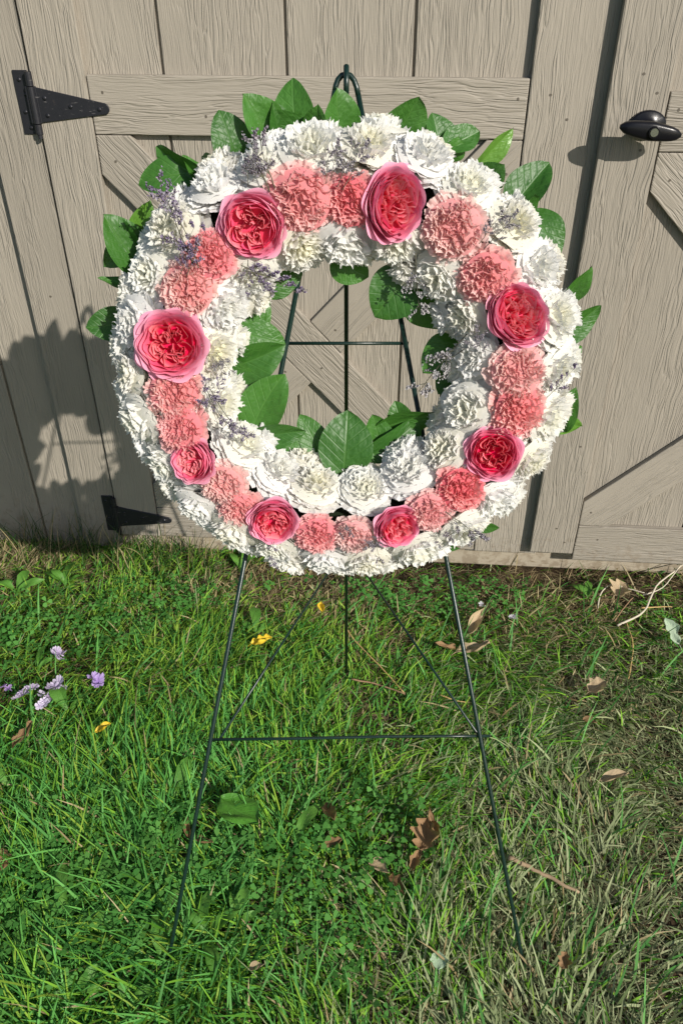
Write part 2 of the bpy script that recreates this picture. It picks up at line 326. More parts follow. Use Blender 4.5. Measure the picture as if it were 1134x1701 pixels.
def door(u0, u1, v0, v1, planks, st_l, st_r, rails, z, nails):
    """door body with planks, two stiles, rails and crossed braces; z is the face of its planks"""
    d = board('door', rect(u0 + .004, u1 - .004, v0 + .004, v1), z - 0.030, z - 0.009, 90, shed, 'groove', 0)
    tag(d, None)
    cuts = [u0 + .004] + planks + [u1 - .004]
    for a, b_ in zip(cuts[:-1], cuts[1:]):
        board('plank', rect(a + .0035, b_ - .0035, v0 + .002, v1 - .002), z - 0.009, z, 90, d, bev=0.002)
    zt = z + 0.021
    board('stile', rect(*st_l, v0, v1), z, zt, 90, d, nails=nails[0], bev=0.003)
    board('stile', rect(*st_r, v0, v1), z, zt, 90, d, nails=nails[1], bev=0.003)
    a, b_ = st_l[1] + .003, st_r[0] - .003
    for r0, r1 in rails: board('rail', rect(a, b_, r0, r1), z, zt - 0.001, 0, d, nails=[q for q in nails[2] if r0 < q[1] < r1], bev=0.003)
    # crossed braces between the middle and the bottom rail
    x0, x1, y0, y1 = a, b_, rails[0][1] + .002, rails[1][0] - .002
    cx_, cy_ = (x0 + x1) / 2, (y0 + y1) / 2
    hx, hy = (x1 - x0) / 2, (y1 - y0) / 2; bw = 0.062
    def clip(poly, f):
        out = []
        for i in range(len(poly)):
            p, q = poly[i], poly[(i + 1) % len(poly)]; fp, fq = f(p), f(q)
            if fp >= 0: out.append(p)
            if fp * fq < 0: s = fp / (fp - fq); out.append((p[0] + s * (q[0] - p[0]), p[1] + s * (q[1] - p[1])))
        return out
    def strip(dx, dy):
        l = math.hypot(dx, dy); dx /= l; dy /= l; nx, ny = -dy, dx
        P = [(cx_ + sx * 3 * dx + sy * bw * nx, cy_ + sx * 3 * dy + sy * bw * ny) for sx, sy in ((-1, -1), (1, -1), (1, 1), (-1, 1))]
        for f in (lambda p: p[0] - x0, lambda p: x1 - p[0], lambda p: p[1] - y0, lambda p: y1 - p[1]): P = clip(P, f)
        return P, (nx, ny)
    P1, n1_ = strip(hx, -hy); P2, n2_ = strip(hx, hy)
    board('brace', P1, z, zt - 0.0015, math.degrees(math.atan2(-hy, hx)), d, nails=[(cx_ + .03, cy_ - .045), (x0 + .04, y1 - .06), (cx_ + .01, cy_ + .03)], bev=0.003)
    for sgn in (1, -1):
        Q = clip(P2, lambda p: sgn * ((p[0] - cx_) * n1_[0] + (p[1] - cy_) * n1_[1]) - bw - 0.002)
        if sgn > 0: nl = [(cx_ + .07, cy_ + .07), (x1 - .03, y1 - .075)]
        else: nl = [(cx_ - .075, cy_ - .06), (x0 + .028, y0 + .05)]
        board('brace', Q, z, zt - 0.0025, math.degrees(math.atan2(hy, hx)), d, nails=nl, bev=0.003)
    return d
ux = lambda px, py, wo: wall_uv(px, py, wo)
LD = door(-0.743, 0.640, 0.086, TOP, [-0.425, -0.1285, 0.1675, 0.4645], (-0.7415, -0.609), (0.4372, 0.636),
          [(0.088, 0.200), (1.318, 1.447)], 0.0,
          ([(-.70, 1.41), (-.66, .62), (-.64, .95), (-.69, 1.72)], [ux(914, 157, .02), ux(941, 198, .02), ux(905, 610, .02), ux(830, 860, .02)],
           [ux(342, 193, .02), ux(860, 164, .02), ux(170, 153, .02), (-.5, .13), (.3, .14), (.36, .12)]))
z2 = 0.030
e = ux(1038, 0, z2 + .021)[0]; s_in = ux(1112, 155, z2 + .021)[0]
RD = door(e, e + 1.383, ux(885, 917, z2 + .021)[1], TOP, [e + .162 + .2965 * k for k in range(1, 5)], (e, s_in), (e + 1.25, e + 1.381),
          [(ux(1134, 940, z2 + .021)[1] + .004, ux(1000, 876, z2 + .021)[1]), (ux(1095, 252, z2 + .021)[1], ux(1120, 152, z2 + .021)[1])], z2,
          ([ux(1069, 122, .051), ux(1091, 154, .051), ux(1063, 249, .051), ux(924, 878, .051), ux(937, 901, .051), ux(964, 742, .051)], [],
           [ux(1127, 182, .051), ux(992, 897, .051)]))
# hinges: plate on the trim, knuckle and tapering strap on the left door
def hinge(v, parent):
    bm = bmesh.new()
    def slab(poly, y0, y1, bev=0.0012):
        f = [bm.verts.new((p[0], -y1, p[1])) for p in poly]; k = [bm.verts.new((p[0], -y0, p[1])) for p in poly]; n = len(poly)
        F_ = [bm.faces.new(f), bm.faces.new(k[::-1])] + [bm.faces.new((f[(i + 1) % n], f[i], k[i], k[(i + 1) % n])) for i in range(n)]
        es = {e_ for q in F_ for e_ in q.edges}; bmesh.ops.recalc_face_normals(bm, faces=F_)
        bmesh.ops.bevel(bm, geom=list(es), offset=bev, segments=1, affect='EDGES')
    slab(rect(-0.789, -0.752, -0.070, 0.070), 0.0105, 0.0145)
    tip = [(-0.5725 + 0.0125 * math.cos(a_), -0.010 + 0.0125 * math.sin(a_)) for a_ in np.linspace(-1.45, 1.45, 7)]
    slab([(-0.738, -0.043)] + tip + [(-0.738, 0.036)], 0.0212, 0.0255)
    slab([(-0.760, -0.044), (-0.733, -0.044), (-0.733, 0.037), (-0.760, 0.037)], 0.0155, 0.0262)
    def cyl(c, ax, r, h, k=14):
        ax = Vector(ax).normalized(); mx_ = Matrix.Translation(Vector(c)) @ ax.to_track_quat('Z', 'Y').to_matrix().to_4x4()
        return bmesh.ops.create_cone(bm, cap_ends=True, segments=k, radius1=r, radius2=r, depth=h, matrix=mx_)['verts']
    for z0_, z1_ in ((-0.068, -0.046), (-0.044, 0.036), (0.038, 0.068)): cyl((-0.7455, -0.0245, (z0_ + z1_) / 2), (0, 0, 1), 0.0085, z1_ - z0_)
    cyl((-0.7455, -0.0245, -0.071), (0, 0, 1), 0.006, 0.014)
    n0 = len(bm.faces)
    for (a_, b_) in ((-.775, .05), (-.765, .018), (-.775, -.02), (-.768, -.055)):
        vv = bmesh.ops.create_uvsphere(bm, u_segments=10, v_segments=6, radius=0.0052, matrix=Matrix.Translation((a_, -0.0148, b_)) @ Matrix.Diagonal((1, .5, 1, 1)))['verts']
        for q in {f_ for x_ in vv for f_ in x_.link_faces}: q.material_index = 1
    for (a_, b_) in ((-.716, .012), (-.716, -.026), (-.655, -.006), (-.585, -.011)):
        vv = bmesh.ops.create_uvsphere(bm, u_segments=10, v_segments=6, radius=0.0052, matrix=Matrix.Translation((a_, -0.0258, b_)) @ Matrix.Diagonal((1, .5, 1, 1)))['verts']
        for q in {f_ for x_ in vv for f_ in x_.link_faces}: q.material_index = 1
    o = bm_obj('hinge', bm, [M['iron'], M['screw']], parent)
    o.matrix_parent_inverse = parent.matrix_basis.inverted(); o.location = (0, 0, v)
    return o
hinge(1.385, LD); hinge(0.166, LD)
# turning handle on the right door
def handle(parent):
    bm = bmesh.new(); zf = z2 + 0.021
    HB = 0.062
    c = Vector((ux(1074, 206, zf)[0], 0, ux(1074, 206, zf)[1]))
    hc = ux(1080, 217, zf + HB)
    prof = [(0.0, -.001), (0.041, 0.0), (0.041, 0.007), (0.037, 0.0105), (0.024, 0.013), (0.017, 0.017), (0.0145, 0.024), (0.0145, HB - .006)]
    rings = [[bm.verts.new((c.x + (hc[0] - c.x) * max(0, (y - .013) / HB) + r * math.cos(a_), -zf - y, c.z + (hc[1] - c.z) * max(0, (y - .013) / HB) + .74 * r * math.sin(a_))) for a_ in np.linspace(0, 2 * math.pi, 25)[:-1]] for r, y in prof]
    for a_, b_ in zip(rings[:-1], rings[1:]):
        for k in range(24): bm.faces.new((a_[k], a_[(k + 1) % 24], b_[(k + 1) % 24], b_[k]))
    rot = Matrix.Translation((hc[0], -zf - HB, hc[1])) @ Matrix.Rotation(R(7), 4, 'Y')
    secs = []
    for s in np.linspace(-1, 1, 15):
        e_ = math.sqrt(max(0.0, 1 - abs(s) ** 6)); hz = (0.0205 - 0.007 * abs(s)) * max(e_, .3); hy = (0.015 - 0.003 * abs(s)) * max(e_, .3)
        ring = []
        for k in range(16):
            a_ = 2 * math.pi * k / 16; cs, sn = math.cos(a_), math.sin(a_)
            p = rot @ Vector((s * 0.069, hy * math.copysign(abs(cs) ** .6, cs), hz * math.copysign(abs(sn) ** .6, sn)))
            ring.append(bm.verts.new(p))
        secs.append(ring)
    for a_, b_ in zip(secs[:-1], secs[1:]):
        for k in range(16): bm.faces.new((a_[k], a_[(k + 1) % 16], b_[(k + 1) % 16], b_[k]))
    bm.faces.new(secs[0]); bm.faces.new(secs[-1][::-1])
    for r, d_, mi in ((0.0130, 0.0165, 0), (0.0095, 0.0180, 1)):
        vv = bmesh.ops.create_cone(bm, cap_ends=True, segments=20, radius1=r, radius2=r * .9, depth=0.006, matrix=rot @ Matrix.Translation((0.004, -d_ + .001, 0)) @ Matrix.Rotation(R(90), 4, 'X'))['verts']
        for q in {f_ for x_ in vv for f_ in x_.link_faces}: q.material_index = mi
    bmesh.ops.recalc_face_normals(bm, faces=bm.faces[:])
    o = bm_obj('handle', bm, [M['plastic'], M['chrome']], parent, True); o.data.set_sharp_from_angle(angle=R(32))
    o.matrix_parent_inverse = parent.matrix_basis.inverted()
    return o
for o in (LD, RD):
    pass
bpy.context.view_layer.update()
handle(RD)

# children of the doors were placed in shed coordinates: cancel each parent's own offset
def rebase(par):
    inv = par.matrix_basis.inverted()
    for ch in par.children:
        if ch.name.split('.')[0] not in ('hinge', 'handle'): ch.matrix_parent_inverse = inv
for p_ in (LD, RD, wall_l, wall_r, wall_t): rebase(p_)

# ------------------------------------------------------------------ wire easel
FZ = 0.034
FL, FR, BK = on_ground(281, 1588, FZ), on_ground(865, 1583, FZ), on_ground(575, 1112, FZ)
YF = (FL.y + FR.y) / 2; YT = 1.22
pt = ray(575, 122); TOPP = EYE + pt * (YT / pt.y)
TILT = math.atan2(YT - YF, TOPP.z - FZ)
PN = Vector((0, -math.cos(TILT), math.sin(TILT)))          # easel face normal, towards the viewer
def on_face(px, py, off=0.0):
    d = ray(px, py); p0 = Vector((0, YF, FZ)) + PN * off; t_ = (p0 - EYE).dot(PN) / d.dot(PN)
    return EYE + t_ * d
easel = empty('wire_easel', (0, (YF + BK.y) / 2, 0))
tag(easel, 'dark green wire tripod easel standing on the grass and holding the wreath', 'easel')
def wire(name, pts, r):
    b_ = MB(); b_.tube([Vector(p) - easel.location for p in pts], r, 10); return b_.build(name, [M['wire']], easel)
la, ra = on_face(556, 150), on_face(595, 158)
RW = 0.0039
wire('leg', [FL + (FL - la) * .055, FL, la], RW); wire('leg', [FR + (FR - ra) * .055, FR, ra], RW)
wire('top_loop', [la] + [on_face(*q) for q in ((557.5, 142), (561, 132), (567, 125), (575, 122), (582, 125), (588, 133), (592, 144))] + [ra], RW)
T2 = TOPP + Vector((0, 0.008, 0.006))
ft = TOPP + PN * 0.012
wire('leg', [ft + Vector((0, -.006, -0.028)), ft + Vector((0, -.002, -.010)), TOPP + PN * .005 + Vector((0, 0, .008)), TOPP + Vector((0, .006, .007)), T2 + Vector((0, .006, -.012)), T2 + (BK - T2) * .05, BK + (BK - T2) * .055], RW)
c0, c1 = on_face(351, 1229, -.006), on_face(808, 1223, -.006); wire('crossbar', [c0 - (c1 - c0) * .01, c0.lerp(c1, .3) + Vector((0, .001, -.0012)), c0.lerp(c1, .62) + Vector((0, 0, .0022)), c0.lerp(c1, .85) + Vector((0, 0, .0012)), c1 + (c1 - c0) * .012], 0.0027)
c2, c3 = on_face(473, 570, -.006), on_face(678, 570, -.006); wire('crossbar', [c2, c3], 0.0027)
d_ = ray(578, 905); dl = (BK - T2); best = min((abs((EYE + d_ * ((T2 + dl * s).y / d_.y)).z - (T2 + dl * s).z), s) for s in np.linspace(0, 1, 400))[1]
RP = T2 + dl * best
wire('brace', [on_face(366, 1226, -.010), RP], 0.0024); wire('brace', [on_face(794, 1221, -.010), RP], 0.0024)

# ------------------------------------------------------------------ wreath
WOFF = 0.052
tp, bt = on_face(573, 200, .06), on_face(573, 952, .06); lf, rg = on_face(180, 580, .07), on_face(964, 580, .07)
WC = Vector(((lf.x + rg.x) / 2, 0, 0)); mid_ = (tp + bt) / 2 - PN * 0.06
WC = Vector((WC.x, mid_.y, mid_.z))
wreath = empty('flower_wreath', WC, (R(90) - TILT, 0, 0))
tag(wreath, 'round wreath of white and pink carnations and pink roses on a wire easel', 'wreath')
WS = Vector((1.0, 0.968, 0.78)); wreath.scale = WS
WX = Vector((1, 0, 0)); WY = Vector((0, math.sin(TILT), math.cos(TILT)))
def wl(px, py, off=WOFF):
    q = on_face(px, py, off * WS.z) - WC
    return (q.dot(WX) / WS.x, q.dot(WY) / WS.y)
RR, RT = 0.243, 0.050
ring = MB(); P = []
for i in range(65):
    a_ = 2 * math.pi * i / 64; P.append([((RR + RT * math.cos(b_)) * math.cos(a_), (RR + RT * math.cos(b_)) * math.sin(a_), WOFF + RT * math.sin(b_)) for b_ in np.linspace(0, 2 * math.pi, 17)])
ring.grid(P); ring.build('foam_ring', [M['foam']], wreath)

def lerp3(a, b, t_): return tuple(a[i] + (b[i] - a[i]) * t_ for i in range(3))
def carnation_mesh(seed, edge, deep, heart, NP=58, ruf=0.10):
    """broad pinked outer petals lying flat, crimped upright frills over the dome"""
    r_ = random.Random(seed); b_ = MB(); gold = 2.39996
    dome = lambda r: .52 * math.sqrt(max(0.0, 1 - min(1.0, r) ** 2)) - .06
    # soft core under the frills
    P, C = [], []
    for i in range(7):
        rr = .80 * i / 6; P.append([((rr + .02 * math.sin(7 * a_ + i)) * math.cos(a_), (rr + .02 * math.sin(5 * a_ + i)) * math.sin(a_), dome(rr) - .17 + .03 * math.sin(6 * a_ + 2 * i)) for a_ in np.linspace(0, 2 * math.pi, 25)])
        C.append([lerp3(deep, heart, max(0, 1 - rr * 1.6))] * 25)
    b_.grid(P, C)
    def petal(az, re, ze, hw, upright, amp, waves, nq, ns):
        ph = r_.uniform(0, 6.28); ph2 = r_.uniform(0, 6.28); k2 = waves * r_.uniform(1.7, 2.3); skew = r_.uniform(-.35, .35); P, C, U = [], [], []
        zz = [r_.uniform(-1, 1) for _ in range(nq)]
        c_, s_ = math.cos(az), math.sin(az); cu, su = math.cos(az + skew), math.sin(az + skew)
        bx, bz = (re * (.35 + .6 * upright), ze - .10 - .35 * upright)
        for si in range(ns):
            s = si / (ns - 1); row, cr, ur = [], [], []
            for qi in range(nq):
                q = -1 + 2 * qi / (nq - 1)
                e_ = s * (1 + ((.02 if NP < 32 else .03) * zz[qi] if si == ns - 1 else 0) - .16 * q * q * (1 - upright * .6))
                rr = (1 - e_) ** 2 * .04 + 2 * e_ * (1 - e_) * bx + e_ * e_ * re; z_ = (1 - e_) ** 2 * -.5 + 2 * e_ * (1 - e_) * bz + e_ * e_ * ze
                g = s ** 1.3; wv = g * amp * (math.sin(waves * math.pi * q + ph) + .45 * math.sin(k2 * math.pi * q + ph2))
                tx = q * hw * (.15 + .85 * s ** .8); tx += g * amp * .5 * math.cos(waves * math.pi * q + ph)
                dr = wv * upright; dz = wv * (1 - upright) * .8 + .25 * wv * upright
                X = rr * c_ - tx * su + dr * cu; Y = rr * s_ + tx * cu + dr * su
                row.append((X, Y, z_ + dz)); t_ = min(1, max(0, s * 1.6 - .6)) ** 1.4; cc = lerp3(lerp3(deep, edge, t_), heart, .6 * max(0, 1 - re * 1.9)); v_ = 1 - .06 * r_.random()
                cr.append(tuple(x * v_ for x in cc)); ur.append((q, s))
            P.append(row); C.append(cr); U.append(ur)
        b_.grid(P, C, U)
    soft = NP < 32                                            # white heads: broad smooth petals, frills only in the middle
    rows_ = ((9, 1.0, -.12), (9, .93, -.01), (8, .82, .10), (7, .68, .20), (6, .54, .27)) if soft else ((10, 1.0, -.12), (9, .90, .02), (8, .78, .12))
    for lay_, (n, re0, z0) in enumerate(rows_):               # guard petals
        for k in range(n): petal(2 * math.pi * (k + .5 * lay_) / n + r_.uniform(-.25, .25), re0 * r_.uniform(.92, 1.07), z0 + r_.uniform(-.06, .06), r_.uniform(.36, .48) * (1 - .08 * lay_), .10 + .09 * lay_, ruf * (.52 if soft else .6), r_.uniform(1.6, 2.7), 19, 6)
    rm = .62 if soft else .76
    for i in range(NP):                                       # frills
        t_ = (i + .5) / NP; re = rm * math.sqrt(t_) * r_.uniform(.9, 1.1)
        petal(i * gold + r_.uniform(-.4, .4), re, dome(re) + r_.uniform(-.05, .06) + (.05 if soft else 0), r_.uniform(.18, .32), r_.uniform(.5, .95), ruf * r_.uniform(.5, .8), r_.uniform(1.4, 2.2), 17, 6)
    b_.tube([(0, 0, -.95), (0, 0, -.6), (0, 0, -.42)], [.13, .17, .12], 8, (.06, .12, .04))
    return b_.mesh('carnation')
WHITE = [((.91, .91, .89), (.90, .89, .82), (.91, .89, .72)), ((.92, .92, .91), (.91, .90, .87), (.91, .90, .82)), ((.91, .90, .87), (.90, .88, .78), (.91, .88, .64))]
PINK = [((.95, .64, .61), (.91, .35, .37), (.91, .36, .37)), ((.95, .55, .54), (.91, .27, .31), (.91, .28, .31)), ((.95, .73, .69), (.91, .46, .46), (.91, .42, .42))]
wh = [carnation_mesh(10 + i, *WHITE[i % 3], NP=24 + 3 * (i % 3), ruf=.098 + .01 * (i % 3)) for i in range(7)]
pk = [carnation_mesh(40 + i, *PINK[i % 3], NP=50, ruf=.145) for i in range(6)]
for me in wh + pk: me.materials.append(M['carn'])

def seat(o, a, b, phi, rad, spin=None, sc=0.045, lift=0.0, tl=(0, 0)):
    """put a flower on the ring: (a, b) direction in the wreath plane, phi round the tube (0 faces front, + outwards)"""
    th = math.atan2(b, a); rd = Vector((math.cos(th), math.sin(th), 0))
    n_ = rd * math.sin(phi) + Vector((0, 0, 1)) * math.cos(phi)
    o.location = rd * RR + Vector((0, 0, WOFF)) + n_ * (rad + lift)
    n_ = (n_ + Vector((tl[0], tl[1], 0))).normalized()
    o.rotation_mode = 'QUATERNION'
    o.rotation_quaternion = n_.to_track_quat('Z', 'Y') @ Quaternion((0, 0, 1), random.uniform(0, 6.28) if spin is None else spin)
    o.scale = (sc, sc, sc)
def put(name, me):
    o = bpy.data.objects.new(name, me); COL.objects.link(o); o.parent = wreath; return o
def polar(px, py, off):
    a, b = wl(px, py, off); return a, b, math.hypot(a, b)
# pink carnations and roses at the places they have in the photograph (photo pixel, photo radius)
SC = 1 / 1290.0
pinks = [(498, 333, 60), (580, 338, 47), (752, 380, 56), (806, 462, 51), (350, 425, 47), (312, 480, 52), (290, 652, 50), (300, 712, 49), (372, 806, 46),
         (398, 848, 42), (525, 890, 43), (586, 890, 42), (714, 850, 43), (766, 812, 48), (858, 615, 54), (862, 682, 52)]
roses = [(420, 379, 58), (655, 342, 67), (865, 522, 61), (283, 573, 63), (317, 768, 44), (453, 869, 47), (661, 877, 45), (820, 754, 53)]
taken = []
def phi_at(px, py, rad):
    ph = 0.0
    for _ in range(6):                                       # the flower's own height in front of the ring decides where it lies
        a, b, r_ = polar(px, py, WOFF + rad * math.cos(ph)); ph = math.asin(max(-.95, min(.95, (r_ - RR) / rad)))
    return a, b, ph
for i, (px, py, pr) in enumerate(pinks):
    rad = RT + 0.036; a, b, ph = phi_at(px, py, rad)
    o = put('carnation', pk[i % len(pk)]); seat(o, a, b, ph * .85, rad, None, pr * SC * 1.1, 0, (random.uniform(-.2, .2), random.uniform(-.2, .2))); taken.append(o.location.copy())
    o['label'] = 'pink carnation'

def rose_parts(seed):
    """three kinds of outer petal and the folded heart of a garden rose, unit radius"""
    r_ = random.Random(seed); out = []
    pale, mid, deep, red = (.93, .45, .60), (.91, .28, .42), (.87, .15, .28), (.86, .055, .14)
    layers = [(5, 1.0, -.04, -.62, .64, .15), (5, .97, .10, -.58, .62, .09), (5, .92, .19, -.55, .62, .05), (5, .86, .25, -.5, .62, .03), (5, .80, .29, -.5, .62, .015), (5, .73, .30, -.45, .62, .0), (5, .66, .29, -.45, .62, -.01)]
    op = r_.uniform(-.04, .05); layers = [(n, rt + op * (1 - rt) * 2, zt + op * 1.5, zb, hw, max(0.0, roll + op)) for n, rt, zt, zb, hw, roll in layers]
    for li, (n, rt, zt, zb, hw, roll) in enumerate(layers):
        a0 = r_.uniform(0, 6.28)
        for k in range(n):
            az = a0 + 2 * math.pi * k / n + r_.uniform(-.12, .12); b_ = MB(); P, C, U = [], [], []
            ph = r_.uniform(0, 6.28); rt_ = rt * r_.uniform(.955, 1.04); zt_ = zt + r_.uniform(-.05, .05); ns, nq = 9, 15
            for si in range(ns):
                s = si / (ns - 1); row, cr, ur = [], [], []
                for qi in range(nq):
                    q = -1 + 2 * qi / (nq - 1); edge_ = max(0, abs(q) - .35) ** 2
                    s2 = s * (1 - .30 * edge_ + .018 * math.sin(5 * q + ph))
                    rr = 0.15 + (rt_ - .15) * math.sin(min(1, s2 * 1.12) * math.pi / 2) ** .8
                    z_ = zb + (zt_ - zb) * s2 ** 1.7
                    ro = max(0, s2 - .72) / .28; rr += roll * ro * ro; z_ -= roll * .75 * ro ** 3
                    rr += .022 * s2 * math.sin(4 * q + ph) * (1 + ro); z_ += .025 * ro * math.sin(6 * q + ph * 2)
                    an = az + q * hw * (1 + .1 * s) * min(1, .35 + s * 1.1)
                    row.append((rr * math.cos(an), rr * math.sin(an), z_))
                    t_ = min(1, max(0, (s - .35) / .6)); cc = lerp3(deep, lerp3(pale, (.90, .20, .33), max(0, (li - 2.2) / 3.8)), t_); cr.append(cc); ur.append((q, s))
                P.append(row); C.append(cr); U.append(ur)
            b_.grid(P, C, U); out.append(('petal', b_))
    h = MB(); lobes = r_.choice((4, 5, 6)); hs_ = r_.uniform(.86, 1.04); a0 = r_.uniform(0, 6.28)
    def sheet(path, zt, zb, lean, tone):
        P, C, U = [], [], []; n = len(path); ph = r_.uniform(0, 6.28); amp = r_.uniform(.008, .024)
        for si in range(5):
            s = si / 4; row, cr, ur = [], [], []
            for i, (x, y) in enumerate(path):
                q = i / (n - 1); d = math.hypot(x, y) + 1e-6
                wz = math.sin(9 * q + ph) * amp + math.sin(17 * q + ph * 2) * amp * .6
                lx, ly = (x / d) * lean * s ** 2, (y / d) * lean * s ** 2
                row.append((x + lx + wz * s * 1.2 * (-y / d), y + ly + wz * s * 1.2 * (x / d), zb + (zt - zb) * s - .10 * (2 * q - 1) ** 4 * s + wz * s))
                t_ = s ** 1.3; cr.append(lerp3(lerp3(red, tone, t_), (.94, .42, .46), max(0, s - .7) * 1.8)); ur.append((q, s))
            P.append(row); C.append(cr); U.append(ur)
        h.grid(P, C, U)
    for k in range(lobes):
        ac = a0 + 2 * math.pi * k / lobes + r_.uniform(-.18, .18); c_, s_ = math.cos(ac), math.sin(ac)
        nn = r_.choice((3, 4))
        for j in range(nn):
            f = (j + 1) / nn; wid = .07 + .22 * f; ro = .24 + .38 * f * r_.uniform(.95, 1.05); ri = .07 + .03 * j
            ro *= hs_; wid *= r_.uniform(.8, 1.25)
            path = []
            for q in np.linspace(-1, 1, 17):
                ang_ = q * math.pi * .62; x = ri + (ro - ri) * (max(0.0, math.cos(ang_ * .72)) ** .75); y = wid * math.sin(ang_) * (x / ro) ** .55 * 1.0
                x += .03 * math.sin(5 * q + j * 2 + k); y += .025 * math.sin(7 * q + j * 3.1 + k) + .05 * x
                path.append((x * c_ - y * s_, x * s_ + y * c_))
            zt = .20 + .07 * f + r_.uniform(-.05, .05) - .10 * (1 - f)
            sheet(path, zt, -.35, r_.uniform(-.04, .17), lerp3((.89, .16, .24), (.92, .36, .38), r_.random()))
        for j in range(5):                                    # loose folded petals between
            x0 = r_.uniform(.15, .55); y0 = r_.uniform(-.18, .18); an = r_.uniform(-1.2, 1.2); l = r_.uniform(.08, .16)
            path = [(x0 + l * q * math.cos(an) - .05 * q * q, y0 + l * q * math.sin(an)) for q in np.linspace(-1, 1, 9)]
            path = [(x * c_ - y * s_, x * s_ + y * c_) for x, y in path]
            sheet(path, .20 + r_.uniform(-.05, .08), -.3, r_.uniform(-.05, .10), lerp3((.89, .18, .26), (.93, .42, .42), r_.random()))
    # floor of the cup and stem
    P = [[(.1 * i * .85 * math.cos(a_), .1 * i * .85 * math.sin(a_), -.26 + .03 * i * i * .1) for a_ in np.linspace(0, 2 * math.pi, 25)] for i in range(0, 10)]
    h.grid(P, [[red] * 25] * 10)
    h.tube([(0, 0, -1.2), (0, 0, -.75), (0, 0, -.6)], [.10, .22, .3], 10, (.05, .12, .03))
    return out, h
rose_lab = ['pink rose']
for i, (px, py, pr) in enumerate(roses):
    rad = RT + 0.046; a, b, ph = phi_at(px, py, rad)
    outp, hrt = rose_parts(100 + i)
    ho = hrt.build('rose', [M['rose']], wreath)
    tl = [(-.1, -.1), (.38, .05), (.18, .16), (0, .08), (-.35, .12), (.1, -.18), (.3, -.15), (-.15, .12)][i]
    seat(ho, a, b, ph * .8, rad, 0.0, pr * SC * .98, 0.0, tl); taken.append(ho.location.copy()); ho['label'] = 'pink garden rose with folded crimson heart'
    ho.scale = Vector(ho.scale) * .95
    if i == 1: ho.scale.y *= .76; ho.scale.x *= .98
    if i == 2: ho.scale.y *= .90; ho.scale.x *= 1.04
    for nm, mb in outp:
        p = link(nm, mb.mesh(nm), ho, [M['rose']])
# white carnations in rings round the tube
cnt = 0
for phi, n, sc, off, jit in ((1.42, 27, .043, 0.1, .06), (0.80, 26, .047, 0.05, .08), (-0.80, 17, .046, .2, .08), (-1.42, 13, .040, .0, .06), (0.1, 17, .040, .1, .2)):
    for k in range(n):
        th = 2 * math.pi * (k + off) / n + random.uniform(-.25, .25) / n * 2
        ph = phi + random.uniform(-jit, jit); a, b = math.cos(th), math.sin(th)
        rad = RT + .026 + random.uniform(-.004, .005)
        n_ = Vector((a * math.sin(ph), b * math.sin(ph), math.cos(ph))); pos = Vector((a * RR, b * RR, WOFF)) + n_ * rad
        dmin = min((pos - q).length for q in taken)
        if abs(phi) < .5 and dmin < .052: continue
        if abs(phi) < 1.0 and dmin < .040: continue
        o = put('carnation', wh[cnt % len(wh)]); cnt += 1
        seat(o, a, b, ph, rad - (.012 if abs(phi) < .5 else 0), None, sc * random.uniform(.95, 1.16), 0, (random.uniform(-.22, .22), random.uniform(-.22, .22)))
        o['label'] = 'white carnation'

# leaves
def leaf_mesh(seed, fold=.25, droop=.25, ns=15, nq=9, shape=0.62, wav=.02):
    r_ = random.Random(seed); b_ = MB(); P, U = [], []
    ph = r_.uniform(0, 6.28); tw = r_.uniform(-.3, .3); bend = r_.uniform(-.06, .06)
    for si in range(ns):
        s = si / (ns - 1); wd = .5 * (max(s, .0001) ** shape * (1 - s) ** .74) / .39 + .003
        row, ur = [], []
        for qi in range(nq):
            q = -1 + 2 * qi / (nq - 1)
            z_ = fold * abs(q) * wd * .8 - droop * (s - .35) ** 2 + wav * math.sin(9 * s + ph + 2 * q) * abs(q) + tw * q * wd * s * .5
            row.append((q * wd + bend * math.sin(math.pi * s), s, z_)); ur.append((q * wd * 2, s))
        P.append(row); U.append(ur)
    b_.grid(P, None, U)
    b_.tube([(0, -.12, -.02), (0, 0.02, -droop * .12)], [.012, .01], 6)
    return b_.mesh('leaf')
lv = [leaf_mesh(200 + i, [.1, .35, .2, .5, .3, .15][i % 6], [.35, .15, .6, .3, -.25, .5][i % 6], shape=.58 + .03 * (i % 3), wav=.03) for i in range(6)]
def leaf_copy(me, m):
    k = (me.name, m)
    if k not in leaf_copy.c: c_ = me.copy(); c_.materials.clear(); c_.materials.append(M[m]); leaf_copy.c[k] = c_
    return leaf_copy.c[k]
leaf_copy.c = {}
def wreath_leaf(tip, base, wpx, off, m='leaf', tilt_=0.0, k=None, tipoff=None):
    a = Vector((*wl(*base, off), off)); to = off if tipoff is None else tipoff; c_ = Vector((*wl(*tip, to), to))
    y_ = c_ - a; Ln = y_.length; y_.normalize(); z_ = Vector((0, 0, 1)); x_ = y_.cross(z_).normalized(); z_ = x_.cross(y_)
    rt_ = Matrix((x_, y_, z_)).transposed().to_4x4() @ Matrix.Rotation(tilt_, 4, 'Y')
    o = put('leaf', leaf_copy(lv[random.randrange(6) if k is None else k], m))
    o.matrix_local = Matrix.Translation(a) @ rt_ @ Matrix.Diagonal((wpx * SC * 1.25, Ln * 1.02, Ln * .9, 1))
    return o
